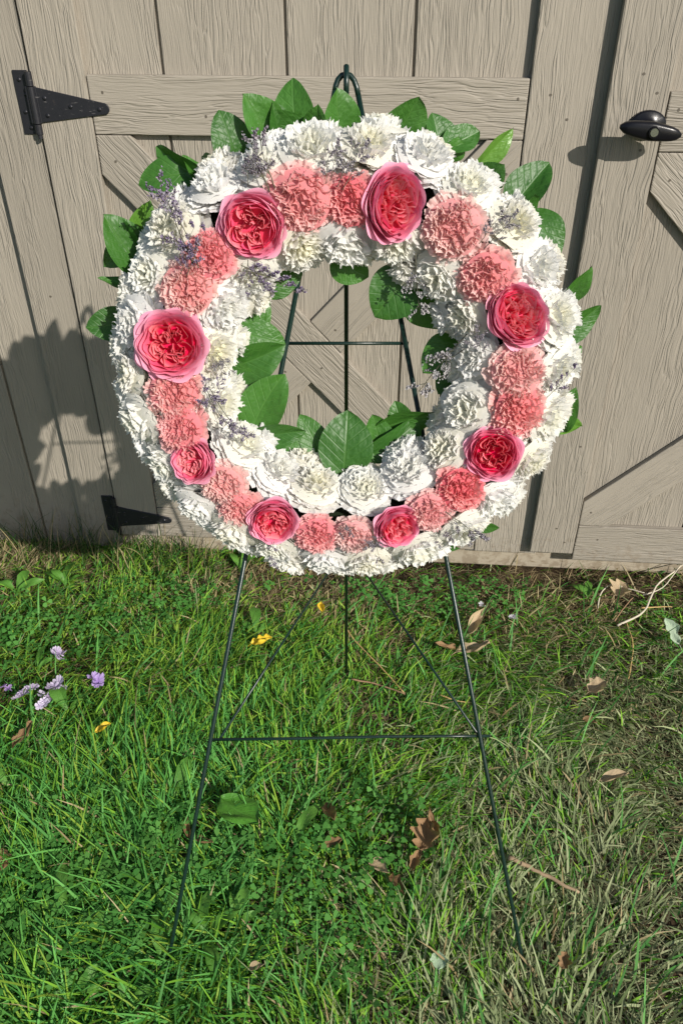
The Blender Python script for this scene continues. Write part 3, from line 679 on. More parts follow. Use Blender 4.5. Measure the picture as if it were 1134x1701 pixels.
outer = [((480, 133), (498, 235), 62, 'leaf', -.3), ((410, 158), (450, 240), 58, 'leaf', .5), ((421, 196), (520, 222), 44, 'leaf', -.5), ((372, 186), (395, 275), 62, 'leaf', .4),
         ((228, 299), (325, 285), 56, 'leaf', .3), ((258, 246), (352, 305), 52, 'leaf', -.6), ((176, 358), (245, 455), 66, 'leaf', .5), ((178, 440), (225, 390), 44, 'leaf', -.3), ((248, 336), (226, 420), 40, 'leaf_pale', .2),
         ((163, 466), (225, 480), 26, 'leaf', .8), ((144, 543), (225, 530), 54, 'leaf', .2), ((562, 149), (568, 245), 62, 'leaf', .5), ((586, 236), (655, 208), 48, 'leaf', -.7), ((694, 158), (650, 245), 62, 'leaf', .3),
         ((722, 186), (728, 255), 52, 'leaf', .6), ((793, 222), (735, 245), 44, 'leaf', -.4), ((853, 215), (785, 285), 34, 'leaf_pale', .5), ((834, 276), (800, 300), 46, 'leaf', .2), ((911, 267), (845, 350), 58, 'leaf', -.3),
         ((928, 420), (880, 345), 58, 'leaf', -.2), ((983, 446), (925, 510), 38, 'leaf', .5), ((992, 506), (925, 570), 44, 'leaf', .3), ((973, 578), (925, 610), 30, 'leaf', .4), ((952, 655), (930, 720), 36, 'leaf', -.3),
         ((968, 712), (890, 690), 40, 'leaf_pale', .2), ((828, 880), (780, 870), 24, 'leaf', .3), ((760, 912), (725, 900), 16, 'leaf', .2), ((640, 200), (610, 245), 40, 'leaf', .4)]
outer += [((455, 172), (470, 240), 44, 'leaf', .7), ((525, 178), (540, 245), 46, 'leaf', -.6), ((665, 205), (640, 255), 40, 'leaf', .8), ((765, 232), (740, 270), 40, 'leaf', .6), ((330, 262), (375, 300), 44, 'leaf', -.7), ((196, 372), (240, 430), 50, 'leaf', -.8), ((886, 318), (850, 370), 44, 'leaf', .7), ((300, 262), (345, 310), 40, 'leaf', .9)]
for tip, base, wpx, m_, tl in outer: wreath_leaf(tip, base, wpx, .018 + random.uniform(-.006, .012), m_, tl * 1.1, None, .03 + random.uniform(-.03, .045))
inner = [((506, 452), (430, 490), 40, 'leaf', .5, .03), ((606, 462), (550, 425), 56, 'leaf', .3, .03), ((624, 520), (690, 448), 84, 'leaf', .2, .05), ((748, 536), (672, 480), 66, 'leaf', .4, .03),
         ((702, 612), (768, 558), 58, 'leaf', .5, .03), ((730, 652), (775, 600), 50, 'leaf', .2, .02), ((446, 498), (400, 575), 44, 'leaf', .3, .03), ((474, 570), (385, 548), 54, 'leaf', -.2, .05),
         ((471, 578), (370, 615), 60, 'leaf', .3, .045), ((425, 640), (360, 600), 50, 'leaf', .2, .04), ((470, 624), (415, 722), 70, 'leaf', -.1, .06), ((506, 718), (405, 730), 44, 'leaf', .2, .06),
         ((530, 742), (455, 765), 48, 'leaf', -.3, .065), ((578, 686), (570, 795), 86, 'leaf', 0, .07), ((726, 680), (618, 715), 58, 'leaf', .5, .03), ((700, 706), (605, 765), 48, 'leaf', .3, .05), ((618, 688), (640, 770), 50, 'leaf', .1, .04),
         ((655, 668), (690, 740), 50, 'leaf', -.2, .03), ((735, 640), (770, 690), 40, 'leaf', .2, .02), ((500, 690), (540, 770), 46, 'leaf', .2, .05)]
for tip, base, wpx, m_, tl, of in inner: wreath_leaf(tip, base, wpx, of, m_, tl, None, of + random.uniform(-.01, .02))

# statice sprigs
def sprig_mesh(seed, colr, n=9):
    r_ = random.Random(seed); b_ = MB(); st = (.10, .10, .07)
    pts = [Vector((0, 0, 0))]; d = Vector((0, 1, .15)).normalized()
    for i in range(6): d = (d + Vector((r_.uniform(-.2, .2), 0, r_.uniform(-.12, .12)))).normalized(); pts.append(pts[-1] + d * .165)
    b_.tube(pts, [.011 - .0012 * i for i in range(7)], 5, st)
    def dots(p, dr, l, k):
        for j in range(k):
            q = p + dr * l * (j + .3) / k + Vector((r_.uniform(-.022, .022), r_.uniform(-.02, .02), r_.uniform(-.02, .03)))
            c_ = lerp3(colr, (.50, .47, .50), r_.random() * .7); s = r_.uniform(.012, .024)
            ax = Vector((r_.uniform(-1, 1), r_.uniform(-1, 1), r_.uniform(0, 1))).normalized(); u_ = ax.orthogonal().normalized(); w_ = ax.cross(u_)
            vs_ = [q] + [q + ax * s * 1.2 + (u_ * math.cos(a_) + w_ * math.sin(a_)) * s for a_ in np.linspace(0, 2 * math.pi, 6)[:-1]]
            b_.add(vs_, [(0, i + 1, (i + 1) % 5 + 1) for i in range(5)], [lerp3(c_, st, .4)] + [c_] * 5)
    for i in range(n):
        t_ = r_.uniform(.15, 1); p = pts[0].lerp(pts[-1], t_); i0 = min(5, int(t_ * 6)); p = pts[i0].lerp(pts[i0 + 1], t_ * 6 - i0)
        dr = Vector((r_.choice((-1, 1)) * r_.uniform(.4, 1), r_.uniform(.3, 1), r_.uniform(-.1, .7))).normalized(); l = r_.uniform(.14, .34) * (1.15 - t_ * .5)
        b_.tube([p, p + dr * l * .5 + Vector((0, .02, 0)), p + dr * l], [.006, .005, .003], 4, st)
        dots(p + dr * l * .25, dr, l * .85, 11)
        for z_ in range(2):
            d2 = (dr + Vector((r_.uniform(-.7, .7), r_.uniform(-.4, .6), r_.uniform(-.3, .5)))).normalized(); p2 = p + dr * l * r_.uniform(.4, .8)
            b_.tube([p2, p2 + d2 * l * .45], .004, 4, st); dots(p2, d2, l * .5, 6)
    return b_.mesh('statice_sprig')
purple, grey, pale_ = (.13, .085, .20), (.20, .18, .22), (.36, .35, .36)
spr = {'p': [sprig_mesh(300 + i, purple) for i in range(3)], 'g': [sprig_mesh(310 + i, grey) for i in range(3)], 'w': [sprig_mesh(320 + i, pale_, 8) for i in range(2)]}
for l in spr.values():
    for me in l: me.materials.append(M['sprig'])
sprigs = [((448, 318), (408, 225), 'g'), ((420, 300), (432, 250), 'g'), ((330, 445), (298, 330), 'p'), ((300, 455), (312, 378), 'p'), ((400, 440), (475, 462), 'p'), ((420, 425), (432, 475), 'p'), ((352, 590), (372, 625), 'g'),
          ((340, 640), (378, 722), 'p'), ((335, 690), (365, 640), 'p'), ((560, 310), (592, 232), 'g'), ((548, 300), (560, 235), 'g'), ((795, 405), (838, 345), 'g'), ((690, 420), (688, 505), 'w'), ((775, 555), (698, 632), 'w'), ((770, 580), (722, 610), 'w'),
          ((800, 600), (790, 545), 'g'), ((830, 590), (775, 570), 'g'), ((908, 660), (945, 610), 'p'), ((740, 850), (805, 890), 'g'), ((760, 880), (720, 905), 'g'), ((618, 880), (630, 935), 'g'), ((590, 875), (560, 890), 'g'), ((640, 890), (606, 912), 'g'),
          ((455, 900), (446, 930), 'p')]
sprigs += [((b0[0] + dx_, b0[1] + dy_), (t0[0] + dx_ * 2, t0[1] + dy_), kd) for (b0, t0, kd), (dx_, dy_) in zip([q for q in sprigs if q[2] in 'pg'][:12], [(8, -6), (-9, 5), (-10, -8), (9, 4), (6, 8), (-8, 6), (7, -5), (9, 6), (-6, -8), (8, 5), (-7, 6), (8, 8)])]
for i, (b0, t0, kd) in enumerate(sprigs):
    def surf(px, py, extra):
        o_ = WOFF + RT
        for _ in range(5):
            a, b, r_ = polar(px, py, o_); dd = min(1.0, abs(r_ - RR) / (RT + .055)); o_ = WOFF + (RT + .055) * math.sqrt(max(0.0, 1 - dd * dd)) + extra
        return Vector((a, b, o_))
    A_, B_ = surf(*b0, .002), surf(*t0, .016); y_ = B_ - A_; Ln = y_.length; y_.normalize(); z_ = Vector((0, 0, 1)); x_ = y_.cross(z_).normalized(); z_ = x_.cross(y_)
    o = put('statice_sprig', random.choice(spr[kd])); o.matrix_local = Matrix.Translation(A_) @ Matrix((x_, y_, z_)).transposed().to_4x4() @ Matrix.Diagonal((max(Ln, .05) * .85, Ln * 1.1, max(Ln, .05), 1))

# ------------------------------------------------------------------ lawn
def smooth(e0, e1, x): t_ = np.clip((x - e0) / (e1 - e0), 0, 1); return t_ * t_ * (3 - 2 * t_)
def fld(x, y, s, f=1.0):
    r_ = np.random.default_rng(s); v = 0
    for k in range(6):
        an = r_.uniform(0, 6.28); fr = f * r_.uniform(.6, 1.9); v = v + np.sin(fr * (x * np.cos(an) + y * np.sin(an)) + r_.uniform(0, 6.28))
    return v / 3.0
def blade_mesh(name, x, y, Ln, Wd, az, lean, bend, col, tipcol, K=4, zoff=None):
    n = len(x); z0 = gz(x, y) - .004 if zoff is None else zoff
    V = np.zeros((n, K + 1, 2, 3), np.float32); Cc = np.zeros((n, K + 1, 2, 4), np.float32); Cc[..., 3] = 1
    h = np.zeros(n); zz = np.zeros(n); dx, dy = np.cos(az), np.sin(az)
    ca = rng.uniform(-.6, .6, n); sx, sy = -np.sin(az + ca), np.cos(az + ca); curl = rng.uniform(-.5, .5, n)
    for k in range(K + 1):
        t_ = k / K
        if k: a_ = lean + bend * (t_ - .5 / K); h = h + np.sin(a_) * Ln / K; zz = np.maximum(zz + np.cos(a_) * Ln / K, .002)
        wd = Wd * (1 - t_ ** 2.2) * (.75 + .5 * t_) * .5 + .0002
        bx = x + dx * h - dy * curl * h * h * 3; by = y + dy * h + dx * curl * h * h * 3; bz = z0 + zz
        for sd, sg in ((0, -1), (1, 1)):
            V[:, k, sd, 0] = bx + sg * wd * sx; V[:, k, sd, 1] = by + sg * wd * sy; V[:, k, sd, 2] = bz + sg * wd * .35 * np.sin(ca * 4)
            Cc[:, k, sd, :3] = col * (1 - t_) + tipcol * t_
    base = np.arange(n)[:, None] * (2 * (K + 1)); q = np.array([[2 * k, 2 * k + 1, 2 * k + 3, 2 * k + 2] for k in range(K)]).ravel()
    idx = (base + q[None]).astype(np.int32).ravel()
    me = bpy.data.meshes.new(name); me.vertices.add(n * 2 * (K + 1)); me.vertices.foreach_set('co', V.ravel())
    me.loops.add(len(idx)); me.loops.foreach_set('vertex_index', idx); me.polygons.add(n * K)
    me.polygons.foreach_set('loop_start', np.arange(0, len(idx), 4, dtype=np.int32)); me.polygons.foreach_set('loop_total', np.full(n * K, 4, np.int32))
    me.update(calc_edges=True)
    a = me.color_attributes.new('col', 'FLOAT_COLOR', 'POINT'); a.data.foreach_set('color', Cc.ravel()); me.shade_smooth()
    return me
def wall_y(x): return WD - np.tan(PSI) * x
def dryness(x, y):
    d = smooth(-.05, .55, x - .35 * (y - 1.0)) * smooth(2.0, 1.3, y) * .95 + .18 * fld(x, y, 5, 4.0)
    return np.clip(d, 0, 1)
def lawn(name, n, x0, x1, y0, y1, keep=None, wmul=1.0, K=4):
    x = rng.uniform(x0, x1, n); y = rng.uniform(y0, y1, n)
    k = y < wall_y(x) + .05
    if keep is not None: k &= keep(x, y)
    bare = smooth(.25, .05, wall_y(x) - y) * .8 * smooth(-.7, -.1, x); k &= rng.random(n) > bare
    k &= rng.random(n) < .55 + .6 * smooth(-.7, .5, fld(x, y, 41, 16.0))
    x, y = x[k], y[k]; n = len(x)
    dry = dryness(x, y); nearw = smooth(.45, .12, wall_y(x) - y) * smooth(-.3, .15, fld(x, y, 9, 6) + .35)
    lush = smooth(.1, -.35, x) * smooth(1.7, 1.1, y)
    tuft = fld(x, y, 21, 9.0) + .8 * fld(x, y, 22, 19.0)
    flow = 2.2 * fld(x, y, 31, 2.2) + .9 * fld(x, y, 32, 7.0); az = flow + rng.normal(0, 1, n) * (.85 - .35 * dry) + .6
    az = np.where(rng.random(n) < .2, rng.uniform(0, 6.28, n), az)
    Ln = (.045 + .035 * rng.random(n)) * (1 + .45 * lush + .25 * tuft) * (1 - .2 * nearw); Ln *= np.where(rng.random(n) < .06, 1.7, 1)
    Wd = rng.uniform(.0020, .0050, n) * wmul * (1 + .25 * lush + .2 * dry)
    lean = np.abs(rng.normal(.55, .3, n)) + .65 * dry * rng.random(n) + .2; bend = rng.uniform(.2, 1.3, n)
    lean = np.minimum(lean, 1.5)
    r1 = rng.random((n, 1)); r2 = rng.random((n, 1))
    green = np.array([.058, .19, .016]) * (1 - r1) + np.array([.24, .48, .05]) * r1
    blue = np.array([.04, .17, .03]) * (1 - r1) + np.array([.15, .42, .09]) * r1
    green = np.where(r2 < .3 + .35 * lush[:, None], blue, green)
    yel = np.array([.30, .40, .06]); ym = (r2 > .88 - .33 * smooth(1.25, 1.7, y)[:, None] * smooth(.5, -.2, x)[:, None]) * .55; green = green * (1 - ym) + yel * ym
    dcol = np.array([.13, .18, .07]) * (1 - r1) + np.array([.40, .45, .24]) * r1
    straw = np.array([.27, .205, .10]) * (1 - r1) + np.array([.50, .42, .24]) * r1
    pd = (rng.random(n) < dry * .95)[:, None]; ps = (rng.random(n) < .035 + .62 * nearw + .05 * dry)[:, None]
    c_ = np.where(pd, dcol, green); c_ = np.where(ps, straw, c_)
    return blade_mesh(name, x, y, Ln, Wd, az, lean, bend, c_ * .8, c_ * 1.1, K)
core = lambda x, y: np.abs(x) < .62 + .36 * y
me = lawn('grass', 112000, -1.5, 1.5, .45, 2.2, core)
tag(link('grass', me, None, [M['blade']]), 'green lawn grass, lush on one side and dry and matted on the other', 'grass', None, 'stuff')
me = lawn('grass', 52000, -3.2, 3.2, -1.2, 2.4, lambda x, y: ~(core(x, y) & (y > .45)), 1.7, 3)
tag(link('grass', me, None, [M['blade']]), 'lawn grass around the edges of the view', 'grass', None, 'stuff')
# coarse wide blades swept over the lawn
n = 2600; x = rng.uniform(-1.2, .9, n); y = rng.uniform(.5, 1.85, n); k = core(x, y) & (rng.random(n) < .10 + .9 * smooth(.2, -.5, x) * smooth(1.5, .9, y) * smooth(-.2, .5, fld(x, y, 51, 5.0) + .2)); x, y = x[k], y[k]; n = len(x)
r1 = rng.random((n, 1)); c_ = np.array([.04, .16, .03]) * (1 - r1) + np.array([.15, .38, .10]) * r1
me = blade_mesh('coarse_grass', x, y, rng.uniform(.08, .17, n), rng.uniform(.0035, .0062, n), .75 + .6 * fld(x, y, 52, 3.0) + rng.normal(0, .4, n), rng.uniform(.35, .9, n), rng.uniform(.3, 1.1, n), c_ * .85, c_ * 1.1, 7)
tag(link('coarse_grass', me, None, [M['blade']]), 'coarse wide grass blades swept over the lusher side of the lawn', 'grass', None, 'stuff')
# taller dark tufts against the shed
n = 420; x = np.concatenate([rng.normal(-.98, .13, 170), rng.normal(-.62, .16, 190), rng.uniform(-.5, 1.2, 60)]); y = wall_y(x) - np.abs(rng.normal(.05, .05, n)) - .012
c_ = np.where(rng.random((n, 1)) < .35, np.array([.30, .25, .13]), np.array([.05, .10, .025])) * rng.uniform(.7, 1.2, (n, 1))
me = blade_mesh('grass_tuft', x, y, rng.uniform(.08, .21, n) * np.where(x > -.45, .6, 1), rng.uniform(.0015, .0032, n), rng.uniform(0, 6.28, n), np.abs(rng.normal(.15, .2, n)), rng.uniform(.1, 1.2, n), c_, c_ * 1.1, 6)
tag(link('grass_tuft', me, None, [M['blade']]), 'long loose grass blades growing against the foot of the shed', 'grass', None, 'stuff')
# matted dead thatch
n = 26000; x = rng.uniform(-1.5, 1.5, n); y = rng.uniform(.45, 2.15, n); k = core(x, y) & (y < wall_y(x)); x, y = x[k], y[k]; n = len(x)
r1 = rng.random((n, 1)); dr_ = dryness(x, y)[:, None]; c_ = (np.array([.10, .075, .04]) * (1 - r1) + np.array([.34, .27, .16]) * r1) * (1 - dr_) + (np.array([.12, .14, .065]) * (1 - r1) + np.array([.40, .41, .24]) * r1) * dr_
me = blade_mesh('dead_thatch', x, y, rng.uniform(.02, .06, n), rng.uniform(.001, .0028, n), rng.uniform(0, 6.28, n), rng.uniform(1.25, 1.55, n), rng.uniform(-.1, .25, n), c_, c_, 2, gz(x, y) + rng.uniform(0, .012, n))
tag(link('dead_thatch', me, None, [M['blade']]), 'pale dead grass stems lying matted under the lawn', 'thatch', None, 'stuff')
# clover
n = 9500; x = rng.uniform(-1.3, 1.2, n); y = rng.uniform(.5, 1.95, n)
dens = smooth(.15, .8, fld(x, y, 77, 5.0) + .55 * smooth(.35, .0, np.abs(x - .02)) * smooth(1.3, .9, y) + .3 * smooth(-.1, -.4, x) * smooth(1.0, .7, y)); k = core(x, y) & (rng.random(n) < dens * (1 - .85 * dryness(x, y))); x, y = x[k], y[k]; n = len(x)
V, Fc, Cc = [], [], []
for i in range(n):
    zc = gz(x[i], y[i]) + random.uniform(.028, .062); a0 = random.uniform(0, 6.28); s = random.uniform(.007, .017); tx, ty = random.gauss(0, .25), random.gauss(0, .25)
    g = random.random(); cc = lerp3((.055, .19, .035), (.12, .31, .065), g)
    for q in range(3):
        a_ = a0 + q * 2.094; b0 = len(V)
        for (rr, da) in ((0.05, 0), (.62, -.55), (1.0, -.40), (1.05, -.12), (.98, 0), (1.05, .12), (1.0, .40), (.62, .55)):
            px_, py_ = s * rr * math.cos(a_ + da), s * rr * math.sin(a_ + da)
            V.append((x[i] + px_, y[i] + py_, zc + tx * px_ + ty * py_ + .12 * s * abs(da) * 2)); Cc.append(lerp3(cc, (.14, .26, .10), .6 if .3 < rr < .7 and False else 0))
        Fc.append(tuple(range(b0, b0 + 8)))
cl = MB(); cl.v, cl.f, cl.c = V, Fc, Cc; cl.uv = [(0, 0)] * len(V); cl.mi = [0] * len(Fc)
tag(cl.build('clover', [M['blade']]), 'low patches of green clover leaves among the grass', 'clover', None, 'stuff')

# ------------------------------------------------------------------ broadleaf weeds in the lawn
def weed_leaf(seed):
    r_ = random.Random(seed); b_ = MB(); P, U = [], []; ph = r_.uniform(0, 6.28)
    for si in range(13):
        s = si / 12; wd = .5 * (.18 + .82 * math.sin(math.pi * min(1, s ** 1.5)) ** .8) * (1 - .98 * max(0, s - .85) / .15) * .42 + .003; wd *= .72 * (1 + .06 * math.sin(s * 26 + ph))
        row, ur = [], []
        for qi in range(5):
            q = -1 + qi / 2; row.append((q * wd, s, .55 * math.sin(s * 1.9) * .55 - .30 * s * s + .2 * abs(q) * wd + .03 * math.sin(8 * s + q * 2 + ph))); ur.append((q, s))
        P.append(row); U.append(ur)
    b_.grid(P, None, U); return b_.mesh('leaf')
wl_m = [weed_leaf(400 + i) for i in range(5)]
for me in wl_m: me.materials.append(M['weed'])
weeds = [((272, 1500), [(-80, 82), (-20, 48), (60, 30), (165, 40)], 'broadleaf weed with upright leaves against the lower end of the front wire leg'),
         ((345, 1572), [(85, 58), (30, 55), (140, 45), (-60, 62), (-100, 30)], 'light green broadleaf weed just right of the foot of the left wire leg'),
         ((395, 1545), [(75, 48), (15, 34), (120, 40)], 'small upright weed right of the leg-foot weed'),
         ((118, 1540), [(95, 70), (40, 40), (-15, 72), (170, 44)], 'broadleaf weed with a long leaf at lower left among long grass'),
         ((60, 1545), [(80, 30), (10, 28), (150, 28)], 'small round-leaved weed left of the long-leaf weed'),
         ((125, 1660), [(60, 46), (110, 40), (175, 34), (0, 40), (-60, 30)], 'pale broad weed near the bottom edge, at left'),
         ((215, 1680), [(70, 44), (130, 36), (20, 40)], 'broad weed at the bottom edge below the left wire foot'),
         ((35, 1600), [(40, 40), (100, 36), (170, 30), (-40, 34)], 'flat weed at the lower left edge of the lawn'),
         ((292, 1340), [(88, 62), (60, 26)], 'single narrow upright weed leaf left of the left wire leg'),
         ((492, 1415), [(48, 58), (10, 24), (100, 26)], 'pale narrow weed leaf beside the tall curled brown leaf'),
         ((20, 1320), [(150, 50), (80, 40), (20, 30)], 'pale green weed at the left edge beyond the long grass'),
         ((65, 1120), [(80, 44), (110, 30), (40, 26)], 'weed with upright leaf between the lilac blossoms'),
         ((115, 1190), [(60, 40), (140, 44), (100, 36), (10, 30)], 'yellow green weed below the largest lilac blossom'),
         ((112, 985), [(85, 44), (30, 30), (140, 34), (160, 40)], 'bright weed in the sun in front of the shed at left'),
         ((30, 995), [(85, 40), (20, 44), (150, 30)], 'bright weed at the left edge in front of the shed'),
         ((425, 1065), [(95, 50), (50, 30), (140, 34)], 'small weed behind the yellow petal'),
         ((535, 1195), [(85, 40), (60, 24)], 'small weed above the middle of the lower crossbar'),
         ((400, 955), [(85, 40), (130, 36), (30, 30)], 'small dark weed beneath the wreath near the left wire leg'),
         ((1105, 945), [(60, 34), (120, 30), (10, 34), (170, 34)], 'dark leafy weed under the shed sill beside the pale roots'),
         ((975, 1000), [(70, 30), (130, 30), (20, 26)], 'low weed in front of the right door')]
for (px, py), leaves, lab in weeds:
    p = on_ground(px, py); p.z = float(gz(p.x, p.y)) + .012; o = empty('broadleaf_weed', p); tag(o, lab, 'weed', 'broadleaf weeds in the lawn')
    sc = (p - EYE).length / 1300
    for an, l in leaves:
        c = bpy.data.objects.new('leaf', random.choice(wl_m)); COL.objects.link(c); c.parent = o
        Ln = l * sc * 1.12; c.rotation_euler = (R(random.uniform(5, 32)), R(random.uniform(-25, 25)), R(an - 90 + random.uniform(-8, 8)))
        c.location = (0, 0, random.uniform(.0, .018)); c.scale = (Ln * random.uniform(.8, 1.2), Ln, Ln)

# ------------------------------------------------------------------ things lying in the grass
def lay(o, px, py, dz=.03):
    p = on_ground(px, py, .03); o.location = (p.x, p.y, float(gz(p.x, p.y)) + dz + .018); return (p - EYE).length / 1300
def blossom(px, py, pr, col, lab, n=5):
    r_ = random.Random(int(px * 7 + py)); b_ = MB()
    for fl in range(n):
        ox, oy, oz = (0, 0, .2) if fl == 0 else (r_.uniform(-.7, .7), r_.uniform(-.6, .6), r_.uniform(-.2, .15)); a0 = r_.uniform(0, 6.28); tx, ty = r_.gauss(0, .45), r_.gauss(0, .45)
        for k in range(5):
            az = a0 + k * 1.2566; P, C = [], []
            for si in range(5):
                s = si / 4; row, cr = [], []
                for q in (-1, -.5, 0, .5, 1):
                    rr = s * .55 * (1 - .12 * abs(q)); wd = .34 * math.sin(.35 + s * 2.2) * q; X = rr * math.cos(az) - wd * s * math.sin(az); Y = rr * math.sin(az) + wd * s * math.cos(az)
                    row.append((ox + X, oy + Y, oz + .18 * s + .10 * math.sin(5 * q + k + fl) * s + tx * X + ty * Y)); v = r_.uniform(.85, 1.1); cr.append(tuple(min(.9, c_ * v) for c_ in lerp3((col[0] * .7, col[1] * .6, col[2] * .8), col, s)))
                P.append(row); C.append(cr)
            b_.grid(P, C)
    o = b_.build('fallen_blossom', [M['bloom']]); sc = lay(o, px, py, .034); o.scale = [pr * sc] * 3; o.rotation_euler = (R(25), 0, r_.uniform(0, 6.28)); tag(o, lab, 'flower', 'blossoms fallen in the grass')
LIL = (.66, .56, .80)
blossom(95, 1092, 15, (.72, .62, .82), 'pale lilac blossom lying farthest from the viewer in the lilac group')
blossom(160, 1136, 16, (.55, .42, .74), 'darkest lilac blossom, at the right end of the lilac group', 6)
blossom(95, 1152, 21, (.74, .66, .84), 'largest lilac blossom, in the middle of the lilac group', 6)
blossom(76, 1177, 13, (.76, .70, .84), 'small lilac blossom touching the largest one from below', 3)
blossom(42, 1157, 17, (.70, .60, .80), 'lilac blossom with rounded petals left of the largest one', 4)
blossom(8, 1150, 11, (.64, .48, .80), 'small lilac blossom cut by the left edge of the picture', 3)
blossom(850, 1033, 11, (.84, .84, .84), 'small white petal tuft in the grass right of the right wire leg', 3)
blossom(798, 1010, 8, (.80, .80, .80), 'tiny white petal tuft above the tall tan curled leaf', 2)

def curl_leaf(name, px, py, lpx, wpx, ang, m_, lab, curl=1.2, roll=.6, lobes=0.0, dz=.03, pitch=15, cat='leaf', group='dead leaves in the lawn'):
    r_ = random.Random(int(px * 3 + py)); b_ = MB(); P, U = [], []; ph = r_.uniform(0, 6.28)
    for si in range(15):
        s = si / 14; wd = (.5 * max(s, .0001) ** .6 * (1 - s) ** .95 / .345 + .004) * (1 + lobes * math.sin(s * 19 + ph)); row, ur = [], []
        for qi in range(9):
            q = -1 + qi / 4; th = q * roll * (1 + .4 * math.sin(4 * s + ph)); rr = wd / max(.2, roll)
            x_ = rr * math.sin(th) + .06 * math.sin(7 * s + ph); z_ = rr * (1 - math.cos(th)) + curl * .25 * (s - .5) ** 2 + .05 * math.sin(9 * s + 5 * q + ph) * (.4 + abs(q))
            row.append((x_, s - .5, z_)); ur.append((q, s))
        P.append(row); U.append(ur)
    b_.grid(P, None, U); b_.tube([(0, -.72, -.02), (0, -.48, curl * .06)], [.012, .016], 6)
    o = b_.build(name, [M[m_]]); sc = lay(o, px, py, dz); o.scale = (wpx * sc, lpx * sc, (lpx + wpx) * .5 * sc); o.rotation_euler = (R(pitch), R(r_.uniform(-15, 15)), R(ang - 90)); tag(o, lab, cat, group)
    return o
M['leaf_lawn'] = leaf_mat('fallen_green_leaf', (0.06, 0.20, 0.02), (0.09, 0.26, 0.03), 0.4, 0.2)
curl_leaf('fallen_leaf', 400, 1373, 80, 44, -38, 'leaf_lawn', 'smooth green leaf lying flat on the grass inside the left wire leg', .25, .2, dz=.06, pitch=4, group=None)
curl_leaf('dead_leaf', 793, 1040, 62, 24, 55, 'tan', 'long pale tan curled leaf leaning up by the right wire leg', 1.2, 1.3, dz=.05, pitch=30)
curl_leaf('dead_leaf', 785, 1086, 56, 36, 5, 'tan', 'light brown crumpled leaf behind the right wire leg', 1.6, 1.0, .2)
curl_leaf('dead_leaf', 738, 1083, 34, 18, 172, 'dead', 'small orange brown leaf scrap left of the right wire leg', 1.0, 1.0)
curl_leaf('dead_leaf', 705, 1404, 50, 40, 70, 'dead', 'large ragged brown leaf with lobes inside the right wire leg', 1.8, 1.15, .34, dz=.045)
curl_leaf('dead_leaf', 716, 1385, 46, 16, 100, 'dead', 'narrow upright brown leaf behind the large ragged one', 1.2, 1.2, .2, dz=.055, pitch=35)
curl_leaf('dead_leaf', 690, 1437, 40, 16, 60, 'dead', 'small brown leaf in front of the large ragged one', 1.2, 1.1, .2)
curl_leaf('dead_leaf', 631, 1455, 36, 24, -40, 'tan', 'reddish tan leaf on clover left of the ragged brown leaf', 1.1, .9)
curl_leaf('dead_leaf', 660, 1485, 42, 18, -60, 'dead', 'dark brown leaf scrap below the reddish tan leaf', 1.3, 1.2, .3)
curl_leaf('dead_leaf', 547, 1375, 50, 26, -75, 'dead', 'tall curled brown leaf in the middle of the lawn', 1.5, 1.2, .15, dz=.05, pitch=25)
curl_leaf('dead_leaf', 552, 1414, 32, 20, 10, 'dead', 'small brown leaf at the foot of the tall curled one', 1.1, 1.0, .2)
curl_leaf('dead_leaf', 338, 1408, 38, 18, -25, 'dead', 'small curled brown leaf against the left wire leg', 1.2, 1.1)
curl_leaf('dead_leaf', 314, 1385, 34, 12, 100, 'dead', 'thin brown leaf left of the left wire leg', 1.0, 1.2)
curl_leaf('dead_leaf', 42, 1228, 44, 26, 60, 'dead', 'orange brown leaf at far left below the lilac blossoms', 1.4, 1.1, .25)
curl_leaf('dead_leaf', 10, 1437, 30, 24, 100, 'dead', 'dark orange leaf at the left edge of the lawn', 1.3, 1.0, .3)
curl_leaf('dead_leaf', 992, 1147, 34, 26, 20, 'tan', 'small tan leaf on the dry grass right of the easel', 1.0, .7, .2)
curl_leaf('dead_leaf', 428, 1613, 22, 14, 10, 'tan', 'tiny tan leaf near the bottom between the wire feet', .8, .7)
curl_leaf('dead_leaf', 1018, 1297, 44, 14, 5, 'tan', 'flat tan leaf strip on the dry grass at right', .6, .6)
curl_leaf('dead_leaf', 935, 1602, 24, 18, 60, 'dead', 'small reddish brown leaf right of the right wire foot', 1.3, 1.1, .3)
curl_leaf('dead_leaf', 978, 1205, 22, 12, -30, 'dead', 'small brown scrap on the dry grass below the tan leaf', 1.0, .9)
curl_leaf('dead_leaf', 1030, 985, 34, 30, 40, 'tan', 'crumpled tan leaf among the pale roots by the shed', 1.2, .9, .3)
curl_leaf('fallen_leaf', 1113, 1058, 46, 26, 100, 'silver', 'silvery green leaf at the right edge of the lawn', .8, .7, .2, group=None)
curl_leaf('fallen_leaf', 728, 1605, 24, 20, 80, 'silver', 'small grey green leaf left of the right wire foot', .6, .5, .1, group=None)
M['yellow'] = leaf_mat('yellow_petal', (.78, .52, .03), (.85, .62, .06), .5, .25, (.7, .4, .02), .3)
curl_leaf('fallen_petal', 437, 1081, 36, 17, 10, 'yellow', 'bright yellow petal left of the left diagonal brace', 2.4, 1.5, .25, dz=.045, cat='petal', group='yellow petals in the grass')
curl_leaf('fallen_petal', 175, 1224, 26, 14, 25, 'yellow', 'yellow petal right of the orange brown leaf at far left', 1.2, 1.0, dz=.045, cat='petal', group='yellow petals in the grass')
curl_leaf('fallen_petal', 534, 1023, 22, 13, 95, 'yellow', 'small orange yellow petal beneath the bottom of the wreath', 1.2, 1.2, dz=.05, cat='petal', group='yellow petals in the grass')
